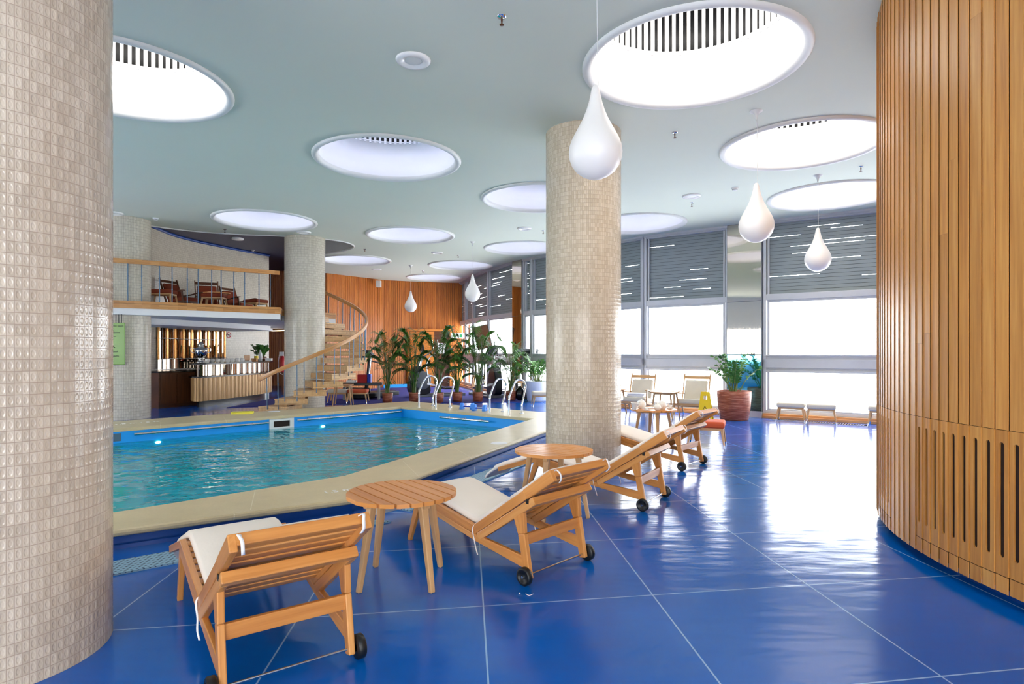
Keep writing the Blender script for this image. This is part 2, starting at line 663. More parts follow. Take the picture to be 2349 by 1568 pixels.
def fill(outer, holes, z, name, mat, thick=0.0):
    """flat sheet with holes through the curve filler"""
    cu = bpy.data.curves.new(name + '_c', 'CURVE')
    cu.dimensions = '2D'
    cu.fill_mode = 'BOTH'
    cu.extrude = thick / 2
    for ring in [outer] + holes:
        sp = cu.splines.new('POLY')
        sp.points.add(len(ring) - 1)
        for p_, q_ in zip(sp.points, ring):
            p_.co = (q_[0], q_[1], 0, 1)
        sp.use_cyclic_u = True
    tmp = bpy.data.objects.new(name + '_t', cu)
    COL.objects.link(tmp)
    bpy.context.view_layer.update()
    me = bpy.data.meshes.new_from_object(tmp.evaluated_get(bpy.context.evaluated_depsgraph_get()))
    bpy.data.objects.remove(tmp)
    bpy.data.curves.remove(cu)
    me.materials.clear()
    me.materials.append(MATS[mat])
    o = bpy.data.objects.new(name, me)
    COL.objects.link(o)
    o.location.z = z + thick / 2
    return o


CEIL = 4.30
# ------------------------------------------------------------ window line in plan
WN = {'z': (10.2, 9.4), 'a': aty(2110, 11.66), 'b': aty(1752, 13.2), 'c': aty(1672, 13.75), 'd': aty(1480, 14.95),
      'm': aty(1345, 16.45), 'e': aty(1222, 18.35), 'f': aty(1203, 18.75), 'g': aty(1181, 19.2), 'h': aty(1122, 21.0),
      'i': aty(1087, 22.8), 'j': aty(1070, 24.2), 'k': aty(1057, 25.3)}
WN = {k_: (v_[0], v_[1]) for k_, v_ in WN.items()}

# ------------------------------------------------------------ pool plan
ZC = 0.15
o1, o2, o2b, o3 = at(258.7, 1220, ZC), at(810, 1140, ZC), at(988, 1078, ZC), at(1255, 983, ZC)
i1, i2, i2b, i3 = at(258.7, 1176, ZC), at(793, 1091, ZC), at(988, 1032, ZC), at(1249, 961, ZC)
fli, fci = at(258, 983, ZC), at(921, 931.5, ZC)
flo, fco = at(258, 968, ZC), at(938, 920, ZC)
ri0, ri1 = at(1003, 941, ZC), at(1255, 962, ZC)
ro0, ro1 = at(1003, 926, ZC), at(1255, 946, ZC)
rdi, rdo = ri1 - ri0, ro1 - ro0
nri = isect(i2, i2b - i2, ri0, rdi)          # inner corner by the ladders
nro = isect(o2, o3 - o2, ro0, rdo)
fdi = (fci - fli).normalized()
in_far_l = fli - fdi * 1.6
out_far_l = flo - (fco - flo).normalized() * 1.3
s1d = (i2 - i1).normalized()
so1d = (o2 - o1).normalized()
in_near_l = i1 - s1d * 1.7
out_near_l = o1 - so1d * 1.7
INNER = [tuple(p[:2]) for p in (in_near_l, i2, nri, fci, in_far_l)]       # ccw from above
OUTER = [tuple(p[:2]) for p in (out_near_l, o2, nro, fco, out_far_l)]
# close the left end with coping too
INNER[0] = (in_near_l[0], in_near_l[1])
OUTER[0] = (out_near_l[0] - 0.5, out_near_l[1] - 0.1)
OUTER[4] = (out_far_l[0] - 0.2, out_far_l[1])

# ------------------------------------------------------------ floor, ceiling, walls
floor_outer = [(-14, -4), (12, -4), (12, 9.0)] + [WN['z'], WN['a'], WN['b'], WN['c'], WN['d'], WN['m'], WN['e'], WN['f'], WN['g'], WN['h'], WN['i'], WN['j'], WN['k'], (-2, 27), (-14, 27)]
PIN = [(p[0] * 0.5 + q[0] * 0.5, p[1] * 0.5 + q[1] * 0.5) for p, q in zip(INNER, OUTER)]
fl = fill(floor_outer, [PIN], -0.02, 'floor', 'blue_floor', 0.02)
struct(fl)

# skylight centres (x, y, bright)
SKY = [(1.787, 5.954, 1), (-1.845, 8.95, 0), (-4.13, 6.37, 1), (-5.38, 13.13, 0), (-2.487, 14.78, 0), (0.51, 11.21, 0),
       (4.02, 8.35, 1), (5.85, 11.05, 1), (2.80, 13.45, 0), (0.30, 16.6, 0), (-4.87, 18.8, 0), (-1.70, 19.9, 0), (-3.0, 23.2, 0)]
RH = 1.0


def circ(c, r, n=64):
    return [(c[0] + r * math.cos(2 * PI * k / n), c[1] + r * math.sin(2 * PI * k / n)) for k in range(n)]


edge = [(-12.0, 11.0), (-9.6, 12.2)] + [tuple(at(px, py, CEIL)[:2]) for px, py in ((258, 500), (345, 517), (450, 530), (550, 537), (653, 541), (747, 548), (797, 556), (812, 566), (790, 575), (747, 582))]
edge_s = [tuple(p[:2]) for p in smooth_poly([(p[0], p[1], 0) for p in edge], 6)]
hole_b = edge_s + [(-6.5, 18.2), (-7.6, 20.8), (-8.8, 25.6), (-13.0, 25.6), (-13.0, 11.0)]
ceil_outer = [(-13.5, -4), (12, -4), (12, 9.0), WN['z'], WN['a'], WN['b'], WN['c'], WN['d'], WN['m'], WN['e'], WN['f'], WN['g'], WN['h'], WN['i'], WN['j'], WN['k'], (-2.1, 25.6), (-13.5, 25.6)]
ce = fill(ceil_outer, [circ(c, RH) for c in SKY] + [hole_b], CEIL, 'ceiling', 'ceiling_paint', 0.04)
struct(ce)
m = MB()
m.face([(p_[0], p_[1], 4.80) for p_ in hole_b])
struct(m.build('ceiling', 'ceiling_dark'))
# white lip and fascia of the balcony opening
hb3 = [Vector((p[0], p[1], CEIL)) for p in hole_b]
m = MB()
m.tube([(p[0], p[1], CEIL + 0.005) for p in edge_s], 0.028, 8)
struct(m.build('trim_1', 'trim_white'))
m = MB()
m.wall(hole_b, CEIL + 0.02, 4.80)
struct(m.build('trim_2', 'grey_band'))

# enclosing walls outside the frame (behind and to the left of the camera) with openings added to let daylight in
m = MB()
m.wall([(-13.5, -4), (-13.5, 3)], 0, 4.8)
m.wall([(-13.5, 3), (-13.5, 11)], 0, 0.9)
m.wall([(-13.5, 3), (-13.5, 11)], 2.6, 4.8)
m.wall([(-13.5, 11), (-13.5, 25.6)], 0, 4.8)
struct(m.build('wall_left', 'white_paint'))
m = MB()
m.wall([(12, -4), (12, 9.0)], 0, CEIL)
m.wall([(12, 9.0), WN['z']], 0, CEIL)
struct(m.build('wall_east', 'white_paint'))
m = MB()
BX0, BX1, BZ0, BZ1 = -5.5, 4.0, 0.8, 2.7
m.wall([(-13.5, -4), (BX0, -4)], 0, CEIL)
m.wall([(BX1, -4), (12, -4)], 0, CEIL)
m.wall([(BX0, -4), (BX1, -4)], 0, BZ0)
m.wall([(BX0, -4), (BX1, -4)], BZ1, CEIL, m=1)
struct(m.build('wall_front', ['white_paint', 'slate_grey']))


# slatted cladding over a plan polyline
def slats(poly, z0, z1, pitch, depth, out, mb=None, first=0, skip=None, gap=0.17):
    """out: +1 / -1 which side of the polyline the boards stand on"""
    mb = mb or MB()
    pid = first
    for p, q in zip(poly[:-1], poly[1:]):
        p, q = Vector((p[0], p[1], 0)), Vector((q[0], q[1], 0))
        L = (q - p).length
        d = (q - p) / L
        n_ = Vector((-d.y, d.x, 0)) * out
        k = max(1, round(L / pitch))
        w = L / k
        for i in range(k):
            a, b = p + d * (i * w), p + d * ((i + 1) * w * 1.0 - 0 * w)
            mid = (a + b) / 2
            zz0 = z0
            if skip:
                s0 = skip(mid)
                if s0 is not None:
                    zz0 = s0
                if zz0 >= z1:
                    continue
            a2, b2 = a + d * w * gap * .5, b - d * w * gap * .5
            v0 = pid + 0.1
            e = [a2, a2 + n_ * depth, b2 + n_ * depth, b2]
            wd = [0, depth, depth + w * (1 - gap), 2 * depth + w * (1 - gap)]
            for c in range(3):
                f_ = [(e[c].x, e[c].y, zz0), (e[c + 1].x, e[c + 1].y, zz0), (e[c + 1].x, e[c + 1].y, z1), (e[c].x, e[c].y, z1)]
                uv_ = [(zz0 + pid * 3.7, v0 + wd[c]), (zz0 + pid * 3.7, v0 + wd[c + 1]), (z1 + pid * 3.7, v0 + wd[c + 1]), (z1 + pid * 3.7, v0 + wd[c])]
                if out < 0:
                    f_.reverse()
                    uv_.reverse()
                mb.face(f_, uv_)
            pid += 1
        mb.wall([tuple(p[:2]), tuple(q[:2])], z0 if not skip else 2.3, z1, m=1, flip=out < 0)
    return mb


# far cedar wall (two planes)
wk, wc = aty(1060, 25.2), aty(877, 24.1)
door_x0, door_x1 = aty(937, 24.6)[0], aty(1034, 24.9)[0]
rp = [wk, aty(1000, 24.95), aty(940, 24.6), wc]
lp = [wc, aty(747, 22.0), aty(695, 21.8)]
bp = [aty(690, 22.2), aty(652, 25.2), (-13.4, 25.2)]


def dskip(mid):
    return 2.3 if door_x0 < mid.x < door_x1 else None


m = slats([p[:2] for p in rp], 0.0, CEIL, 0.086, 0.03, 1, skip=dskip)
m.wall([(wk.x + .3, wk.y + .4), (wc.x - .3, wc.y + .4)], 0, CEIL, m=1)
m.wall([wk[:2], aty(1034, 24.9 + .2)[:2]], 0, 2.3, m=1)
m.wall([aty(937, 24.6)[:2], wc[:2]], 0, 2.3, m=1)
struct(m.build('wall_back', ['cedar_slats', 'groove_wood']))
m = slats([p[:2] for p in lp], 0.0, CEIL, 0.086, 0.03, 1, first=400)
struct(m.build('wall_stair', ['cedar_slats', 'groove_wood']))
m = slats([p[:2] for p in bp], 0.0, 4.8, 0.086, 0.03, 1, first=600)
struct(m.build('wall_bar', ['cedar_slats', 'groove_wood']))
m = MB()
bb0, bb1 = aty(880, 23.9), aty(936, 24.4)
m.bar((bb0.x, bb0.y, 0.06), (bb1.x, bb1.y, 0.06), 0.03, 0.12, (0, 1, 0))
struct(m.build('baseboard_back', 'liner_blue'))

# door in the cedar wall
dr = thing('door_1', 'orange wooden door with frame in the slatted back wall', 'door')
dr['kind'] = 'structure'
d0, d1 = aty(937, 24.45), aty(1034, 24.75)
dd = (d1 - d0).normalized()
m = MB()
for p in (d0, d1):
    m.bar((p.x, p.y, 0), (p.x, p.y, 2.34), 0.09, 0.1, dd)
m.bar((d0.x, d0.y, 2.31), (d1.x, d1.y, 2.31), 0.1, 0.09, (0, 1, 0))
m.build('door_frame', 'door_wood', dr, bevel=0.004)
e0, e1 = d0 + (d1 - d0) * 0.03 + Vector((0, .06, 0)), d0 + (d1 - d0) * 0.60 + Vector((0, .06, 0))
m = MB().bar((e0.x, e0.y, 1.13), (e1.x, e1.y, 1.13), 0.05, 2.24, (0, 1, 0))
m.build('door_leaf', 'door_wood', dr, bevel=0.004)
e2 = d1 - (d1 - d0) * 0.03 + Vector((0, .12, 0))
m = MB().bar((e1.x, e1.y + .06, 1.13), (e2.x, e2.y, 1.13), 0.03, 2.24, (0, 1, 0))
m.build('door_leaf', 'walnut', dr)
hp = e0 + (e1 - e0) * 0.92
MB().tube([(hp.x, hp.y - 0.03, 1.05), (hp.x, hp.y - 0.08, 1.05), (hp.x - 0.1, hp.y - 0.08, 1.05)], 0.01, 8).build('door_handle', 'chrome', dr)
pg = aty(1013, 24.5, 0)
m = MB().box((pg.x - .13, pg.y - .012, 1.35), (pg.x + .17, pg.y, 1.78))
o = m.build('notice', 'paper')
tag(o, 'white paper notice hung on the dark door leaf behind the palms', 'notice')
# exit sign
ex = thing('exit_sign', 'small white and green exit sign on the slatted back wall beside the door', 'sign', aty(1048, 24.75, 1.97))
MB().box((-.27, -.05, 0), (.27, 0, .22)).build('panel', 'white_gloss', ex, bevel=.006)
m = MB()
m.box((.12, -.054, .05), (.22, -.05, .17))
m.face([(-.2, -.054, .11), (-.12, -.054, .05), (-.12, -.054, .17)])
m.box((-.12, -.054, .09), (-.05, -.05, .13))
for k in range(3):
    m.box((-.02 + k * .04, -.054, .06), (.0 + k * .04, -.05, .16))
m.build('pictogram', 'exit_green', ex)

# tiled wall behind the bar and balcony
tw = [aty(300, 15.4), aty(345, 16.0), aty(400, 17.3), aty(450, 18.2), aty(500, 19.0), aty(550, 19.8), aty(617, 20.9)]
tws = [(p[0], p[1]) for p in smooth_poly(tw, 5)]
m = MB().wall(tws, 0, 4.8)
e = tws[-1]
m.wall([e, (e[0] - .15, e[1] + .35), (e[0] - 1.2, e[1] + .9)], 0, 4.8)
struct(m.build('wall_tiled', 'mosaic_grey'))
m = MB().tube([(p[0] + .03, p[1] - .03, 4.77) for p in tws], 0.045, 6)
struct(m.build('trim_3', 'blue_trim'))


# ------------------------------------------------------------ mosaic columns
def column(x, y, r, z1, mat, label, seed=0):
    m_ = MB().lathe([(r, 0.0), (r, z1)], n=72, uvm=True)
    m_.uv = [[(a + seed, b) for a, b in u_] for u_ in m_.uv]
    o_ = m_.build('column', mat)
    o_.location = (x, y, 0)
    tag(o_, label, 'column', 'mosaic clad round columns')
    return o_


column(-2.488, 2.885, 0.48, CEIL, 'mosaic_near', 'large beige mosaic column filling the left edge of the photo')
column(0.935, 7.9, 0.49, CEIL, 'mosaic_beige', 'beige mosaic column standing by the near right pool corner', 3)
column(-5.23, 15.2, 0.49, 4.8, 'mosaic_grey', 'pale mosaic column that the spiral staircase winds around', 5)
column(-8.41, 13.05, 0.50, 4.8, 'mosaic_grey', 'grey mosaic column under the balcony behind the green sign', 7)

# ------------------------------------------------------------ curved oak wall on the right
WCX, WCY, WR = 5.78, 3.75, 3.0
NS = 210
m = MB()
mb_back = MB()
dth = 2 * PI / NS


def rp_(th, r, z):
    return (WCX + r * math.cos(th), WCY + r * math.sin(th), z)


for k in range(NS):
    th0, th1 = k * dth, (k + 1) * dth
    thm = (th0 + th1) / 2
    X_, Y_ = WCX + WR * math.cos(thm), WCY + WR * math.sin(thm)
    deg = math.degrees(thm)
    pxm = CX + FPX * X_ / Y_ if Y_ > 0.3 else 9999
    g0, g1 = th0 + dth * 0.0, th1 - dth * 0.042
    ro, ri = WR, WR - 0.006      # each board tilts a little, so its edge throws a line
    joint = 2.6 + 1.1 * math.sin(k * 12.9898) if k % 3 else None
    vid = k + .1

    def board(a0, a1, r0, r1, z0, z1, pid, depth=0.004):
        w = (a1 - a0) * WR
        m.face([rp_(a0, r0, z0), rp_(a1, r1, z0), rp_(a1, r1, z1), rp_(a0, r0, z1)], [(z0 + pid, vid), (z0 + pid, vid + w), (z1 + pid, vid + w), (z1 + pid, vid)])
        m.face([rp_(a0, r0 - depth, z0), rp_(a0, r0, z0), rp_(a0, r0, z1), rp_(a0, r0 - depth, z1)], [(z0, vid), (z0, vid + .03), (z1, vid + .03), (z1, vid)])
        m.face([rp_(a1, r1, z0), rp_(a1, r1 - depth, z0), rp_(a1, r1 - depth, z1), rp_(a1, r1, z1)], [(z0, vid), (z0, vid + .03), (z1, vid + .03), (z1, vid)])
        m.face([rp_(a0, r0, z0), rp_(a0, r0 - depth, z0), rp_(a1, r1 - depth, z0), rp_(a1, r1, z0)], [(0, vid), (.03, vid), (.03, vid + w), (0, vid + w)])
    if joint and 1.3 < joint < 4.0:
        board(g0, g1, ri, ro, 1.0015, joint, k * 7.3)
        vid = k + 300.1
        board(g0, g1, ri, ro, joint + .001, CEIL, k * 3.1)
    else:
        board(g0, g1, ri, ro, 1.0015, CEIL, k * 7.3)
    vid = k + 600.1
    slot = 140 < deg < 215 and (pxm > 2096 or pxm < 2041 and deg > 150)
    if not slot:
        board(g0, g1, ri, ro, 0.07, 0.9985, k * 2.3)
    else:
        # lower board with a routed slot, rounded at both ends
        s0, s1 = 0.30, 0.68
        zb, zt = 0.27, 0.93
        rr = lambda s: ri + (ro - ri) * s
        hw = (s1 - s0) / 2
        hz = hw * dth * WR
        sm_ = (s0 + s1) / 2
        A = lambda s: g0 + (g1 - g0) * s
        P_ = lambda s, z, d_=0: rp_(A(s), rr(s) - d_, z)
        U = lambda s, z: (z + k * 2.3, vid + s * .085)

        def q(pts):
            m.face([P_(*p) for p in pts], [U(*p) for p in pts])
        q([(0, .17), (s0, .17), (s0, .9985), (0, .9985)])
        q([(s1, .17), (1, .17), (1, .9985), (s1, .9985)])
        arc_t = [(sm_ - hw * math.cos(PI * i / 8), zt - hz + hz * math.sin(PI * i / 8)) for i in range(9)]
        arc_b = [(sm_ - hw * math.cos(PI * i / 8), zb + hz - hz * math.sin(PI * i / 8)) for i in range(9)]
        for i in range(8):
            q([arc_t[i], arc_t[i + 1], (arc_t[i + 1][0], .9985), (arc_t[i][0], .9985)])
            q([(arc_b[i][0], .17), (arc_b[i + 1][0], .17), arc_b[i + 1], arc_b[i]])
        ring = arc_t + list(reversed(arc_b))
        for i in range(len(ring)):
            a_, b_ = ring[i], ring[(i + 1) % len(ring)]
            m.face([P_(*b_), P_(*a_), P_(*a_, .011), P_(*b_, .011)], [U(*b_), U(*a_), U(*a_), U(*b_)])
        for s_, fl_ in ((0, 1), (1, 0)):
            m.face([P_(s_, .17), P_(s_, .9985), P_(s_, .996, .03), P_(s_, .17, .03)], [U(0, .17), U(0, .9985), U(.3, .9985), U(.3, .17)])
        vid = k + 900.1
        board(g0, g1, ri, ro, 0.07, 0.166, k * 5.9)
for k in range(NS):
    th0, th1 = k * dth, (k + 1) * dth
    m.face([rp_(th0, WR - .017, .09), rp_(th1, WR - .017, .09), rp_(th1, WR - .017, CEIL), rp_(th0, WR - .017, CEIL)], m=1)
    m.face([rp_(th0, WR - .12, 0), rp_(th1, WR - .12, 0), rp_(th1, WR - .12, .1), rp_(th0, WR - .12, .1)], m=2)
    m.face([rp_(th0, WR - .12, .1), rp_(th1, WR - .12, .1), rp_(th1, WR - .017, .09), rp_(th0, WR - .017, .09)], m=1)
struct(m.build('wall_right', ['oak_slats', 'groove_dark', 'curb_blue']))

# ------------------------------------------------------------ windows
WZ = {'sill': 0.17, 'r0': 1.01, 'r1': 1.375, 't0': 2.56, 't1': 2.69, 'top': 4.22}


def window_bay(idx, A_, B_, mull=True, seed=0):
    """A_ is the right end, B_ the left end seen from the room"""
    rr = random.Random(seed)
    A_, B_ = Vector((A_[0], A_[1], 0)), Vector((B_[0], B_[1], 0))
    d = (B_ - A_)
    L = d.length
    d.normalize()
    n_ = Vector((d.y, -d.x, 0))              # towards the room
    if n_.y > 0:
        n_ = -n_
    root = bpy.data.objects.new('window_%d' % idx, None)
    COL.objects.link(root)
    root['kind'] = 'structure'
    P_ = lambda s, z, o_=0: (A_.x + d.x * s + n_.x * o_, A_.y + d.y * s + n_.y * o_, z)

    def hb(mb, z0, z1, dep, s0=0, s1=None, out=0.0):
        s1 = L if s1 is None else s1
        mb.bar(P_(s0, (z0 + z1) / 2, out), P_(s1, (z0 + z1) / 2, out), dep, z1 - z0, n_)

    def vb(mb, s, z0, z1, w, dep, out=0.0):
        mb.bar(P_(s, z0, out), P_(s, z1, out), w, dep, d)
    f_ = MB()
    hb(f_, 0.10, 0.17, .10)
    hb(f_, WZ['t0'], WZ['t1'], .12)
    hb(f_, WZ['top'], CEIL + .02, .12)
    hb(f_, WZ['top'] + .03, CEIL + .01, .02, out=.09)
    for s in (0.03, L - 0.03):
        vb(f_, s, 0.1, CEIL, 0.06, .14)
    for s in (0.10, L - 0.10):
        vb(f_, s, .17, WZ['r0'], .05, .07)
        vb(f_, s, WZ['r1'], WZ['t0'], .05, .07)
        vb(f_, s, WZ['t1'], WZ['top'], .04, .07)
    hb(f_, .17, .20, .07, .1, L - .1)
    hb(f_, WZ['t0'] - .05, WZ['t0'], .07, .1, L - .1)
    f_.build('window_frame', 'frame_alu', root, bevel=.006)
    r = MB()
    hb(r, WZ['r0'] - .02, WZ['r1'], .08)
    hb(r, WZ['r0'] + .08, WZ['r1'] - .1, .03, out=.055)
    hb(r, WZ['r1'] - .035, WZ['r1'], .03, out=.06)
    hb(r, WZ['r0'] - .02, WZ['r0'] + .03, .03, out=.06)
    r.build('transom_rail', 'frame_alu', root, bevel=.006)
    g = MB()
    for z0, z1 in ((.18, WZ['r0']), (WZ['r1'], WZ['t0'])):
        g.face([P_(.1, z0), P_(L - .1, z0), P_(L - .1, z1), P_(.1, z1)])
    g.build('pane', 'window_glass', root)
    # lowered grey louvres behind the top light, dark joints, a few open slits
    sh = MB()
    z = WZ['t1']
    row = 0
    pitch = 0.078
    while z < WZ['top'] - .01:
        z1 = min(z + pitch - 0.007, WZ['top'] + .02)
        sh.bar(P_(.02, (z + z1) / 2, -.04), P_(L - .02, (z + z1) / 2, -.04), .008, z1 - z, n_)
        # joint: closed over most of its length, open where daylight shows
        zj = z1 + .0035
        if z1 < WZ['top'] - .02:
            open_ = rr.random() < 0.36
            if open_:
                a_ = rr.uniform(.1, L * .75)
                b_ = min(L - .1, a_ + rr.uniform(.3, 1.1) * L * .5)
                spans = [(.02, a_), (b_, L - .02)]
            else:
                spans = [(.02, L - .02)]
            for a_, b_ in spans:
                if b_ - a_ > .02:
                    sh.bar(P_(a_, zj, -.052), P_(b_, zj, -.052), .008, .02, n_, m=1)
        z += pitch
        row += 1
    sh.build('shutter', ['slate_grey', 'black'], root)
    s_ = MB()
    hb(s_, 0.055, 0.10, .22, out=.02)
    hb(s_, 0.0, 0.055, .26, out=.04)
    s_.build('window_sill', 'rail_oak', root, bevel=.004)
    return root


bays = [('z', 'a'), ('a', 'b'), ('c', 'd'), ('d', 'm'), ('m', 'e'), ('e', 'f'), ('g', 'h'), ('h', 'i'), ('i', 'j'), ('j', 'k')]
for i_, (p, q) in enumerate(bays):
    window_bay(i_ + 1, WN[p], WN[q], seed=11 + i_)



# mirrored pillars between the windows
def mirror_pillar(A_, B_, label, low):
    A_, B_ = Vector((*A_, 0)), Vector((*B_, 0))
    d = (B_ - A_).normalized()
    n_ = Vector((d.y, -d.x, 0))
    if n_.y > 0:
        n_ = -n_
    L = (B_ - A_).length
    c = (A_ + B_) / 2
    root = thing('mirrored_pillar', label, 'pillar', (c.x, c.y, 0), math.atan2(d.y, d.x) + PI)
    # local: x along the wall, +y ... room side chosen below
    sgn = 1 if (Matrix.Rotation(root.rotation_euler.z, 3, 'Z') @ Vector((0, 1, 0))).dot(n_) > 0 else -1
    h = L / 2
    MB().box((-h, -.10, 0), (h, .10, CEIL)).build('core', 'frame_dark', root)
    y = sgn * .112
    for z0, z1, mt in ((.14, 1.37, 'teal_mirror' if low else 'pillar_mirror'), (1.385, 2.55, 'pillar_mirror'), (2.56, CEIL - .01, 'pillar_mirror')):
        MB().box((-h + .01, min(y, y - sgn * .02), z0), (h - .01, max(y, y - sgn * .02), z1)).build('mirror_panel', mt, root)
    MB().box((-h - .005, -.13, 0), (h + .005, .13, .13)).build('plinth', 'frame_alu', root)
    return root


mirror_pillar(WN['b'], WN['c'], 'tall mirror-clad pillar between the windows behind the big potted plant', True)
mirror_pillar(WN['f'], WN['g'], 'narrow mirror-clad pillar between the far windows behind the palms', False)

# floor convector grille
g0, g1 = aty(1765, 12.7), aty(1990, 11.6)
gd = (g1 - g0).normalized()
root = thing('floor_grille', 'long slotted metal floor grille below the right window', 'grille', (g0.x, g0.y, 0), math.atan2(gd.y, gd.x))
Lg = (g1 - g0).length
m = MB().box((0, -.02, .0), (Lg, .0, .008)).box((0, .2, .0), (Lg, .22, .008))
for k in range(int(Lg / .045)):
    m.box((k * .045, 0, .0), (k * .045 + .02, .2, .007))
m.build('slat', 'steel', root)
MB().box((0, 0, .0005), (Lg, .2, .002)).build('tray', 'matte_black', root)


# ------------------------------------------------------------ skylights
def make_skylight(bright):
    root = thing('skylight', '', 'skylight')
    nm = 'diffuser_bright' if bright else 'diffuser_soft'
    prof = [(1.085, 0.0), (1.085, -.012), (1.07, -.032), (1.045, -.04), (1.015, -.032), (.99, -.005), (.985, .03)]
    MB().lathe(prof, n=72).build('trim_ring', 'trim_white', root)
    MB().lathe([(.985, .03), (.985, .24), (1.0, .245), (1.0, .58), (.985, .585), (.985, .60), (1.03, .605)], n=72).build('drum', 'white_paint', root)
    m_ = MB()
    for k in range(76):
        a = 2 * PI * k / 76
        c, s = math.cos(a), math.sin(a)
        m_.bar((c * 1.0, s * 1.0, .56), (c * 1.0, s * 1.0, 1.14), .036, .03, (-s, c, 0))
    m_.build('louvre_ring', 'white_paint', root)
    MB().lathe([(1.03, .60), (1.30, .60), (1.30, 1.16), (1.02, 1.16)], n=48).build('housing', 'black', root)
    MB().lathe([(1.02, 1.12), (.6, 1.13), (.001, 1.13)], n=48).build('diffuser', nm, root)
    return root


sl = ['largest round skylight in the photo, top right with louvres lit white', 'round skylight above the pool middle with a thin row of louvres',
      'round skylight cut off by the left column with dark louvres', 'round skylight over the staircase column, above the balcony edge',
      'round skylight to the right of the staircase column', 'round skylight half hidden behind the left of the beige middle column',
      'bright round skylight cut by the right oak wall, upper of two', 'bright round skylight cut by the right oak wall, lower of two',
      'round skylight showing from behind the right of the beige middle column', 'thin oval-looking round skylight left of the middle column near the windows',
      'round skylight just past the staircase column in the far ceiling', 'far round skylight that the hanging drop lamp cord crosses',
      'farthest round skylight in front of the cedar slatted wall']
protos = {}
for (x_, y_, br), lb in zip(SKY, sl):
    if br not in protos:
        protos[br] = make_skylight(br)
        o = protos[br]
        o.location = (x_, y_, CEIL)
        o['label'] = lb
        o['group'] = 'round skylights in the ceiling'
    else:
        dup(protos[br], (x_, y_, CEIL), 0, lb, 'round skylights in the ceiling')

# ------------------------------------------------------------ pendant drops
DROP = [(.002, 0), (.05, .006), (.10, .028), (.145, .062), (.178, .108), (.196, .16), (.2, .205), (.194, .25), (.176, .30), (.15, .35), (.12, .405),
        (.092, .46), (.068, .52), (.05, .58), (.037, .64), (.03, .68), (.02, .702), (.003, .71)]


def make_pendant():
    root = thing('drop_lamp', '', 'lamp')
    MB().lathe(DROP, (0, 0, -1.56), n=40).build('lamp_shade', 'opal', root)
    MB().tube([(0.02, 0, -.87), (0.008, 0, -.05)], .0035, 6).build('cord', 'trim_white', root)
    MB().lathe([(.012, -.10), (.016, -.06), (.035, -.025), (.07, -.006), (.075, 0)], n=24).build('ceiling_rose', 'trim_white', root)
    return root


pl = ['largest white drop-shaped lamp, hanging before the beige middle column', 'white drop-shaped lamp hanging left of the mirrored pillar top',
      'white drop-shaped lamp nearest the right oak wall, before the window shutters', 'white drop-shaped lamp hanging before the far window shutters',
      'smallest white drop-shaped lamp, hanging before the cedar slatted wall']
pp = [aty(1366, 4.52), aty(1735, 7.15), aty(1876, 9.76), aty(1084, 15.7), aty(942, 20.0)]
pr = make_pendant()
for i_, (p, lb) in enumerate(zip(pp, pl)):
    if i_ == 0:
        pr.location = (p.x, p.y, CEIL)
        pr['label'] = lb
        pr['group'] = 'white drop-shaped pendant lamps'
    else:
        dup(pr, (p.x, p.y, CEIL), 0.4 * i_, lb, 'white drop-shaped pendant lamps')

# ceiling fittings
o0 = thing('ceiling_speaker', '', 'ceiling speaker')
MB().lathe([(.17, 0), (.172, -.01), (.155, -.028), (.12, -.03), (.11, -.02), (.095, -.02), (.09, -.012), (.002, -.012)], n=40).build('rim', 'white_gloss', o0)
MB().lathe([(.085, -.014), (.06, -.018), (.002, -.019)], n=30).build('grille', 'trim_white', o0)
first = True
for px, py, lb in ((948, 137, 'round white ceiling fitting between the two biggest skylights'), (1587, 449, 'round white ceiling fitting right of the middle column'),
                   (1203, 523, 'round white ceiling fitting just left of the middle column'), (1003, 579, 'round white ceiling fitting above the far skylights'),
                   (697, 532, 'round white ceiling fitting just above the staircase column'), (864, 617, 'round white ceiling fitting left of the smallest drop lamp'),
                   (262, 488, 'round white ceiling fitting beside the left column edge')):
    p = at(px, py, CEIL)
    if first:
        o0.location = p
        o0['label'] = lb
        o0['group'] = 'round ceiling speakers'
        first = False
    else:
        dup(o0, p, 0, lb, 'round ceiling speakers')
o0 = thing('sprinkler', '', 'sprinkler')
MB().lathe([(.001, -.012), (.035, -.010), (.04, 0)], n=20).build('cover_plate', 'chrome', o0)
MB().lathe([(.001, -.075), (.02, -.073), (.02, -.068), (.006, -.066), (.009, -.03), (.009, -.01)], n=14).build('nozzle', 'walnut', o0)
first = True
for px, py, lb in ((1151, 38, 'small sprinkler at the top centre of the ceiling'), (1548, 304, 'small sprinkler under the largest skylight, right of the biggest drop lamp'),
                   (1975, 382, 'small sprinkler beside the oak wall between two skylights'), (1587, 465, 'small sprinkler just below the round fitting right of the column'),
                   (1246, 529, 'tiny sprinkler touching the left edge of the middle column'), (1051, 585, 'tiny sprinkler left of the fourth drop lamp cord'),
                   (970, 621, 'tiny sprinkler right of the smallest drop lamp cord'), (837, 571, 'tiny sprinkler between the balcony opening and the far skylights'),
                   (516, 526, 'tiny sprinkler between the left skylight and the balcony opening')):
    p = at(px, py, CEIL)
    if first:
        o0.location = p
        o0['label'] = lb
        o0['group'] = 'ceiling sprinklers'
        first = False
    else:
        dup(o0, p, 0, lb, 'ceiling sprinklers')
o0 = thing('smoke_detector', '', 'smoke detector')
MB().lathe([(.001, -.05), (.035, -.048), (.045, -.03), (.045, -.018), (.06, -.015), (.06, 0)], n=24).build('body', 'white_gloss', o0)
MB().lathe([(.046, -.034), (.046, -.026)], n=24).build('band', 'black', o0)
first = True
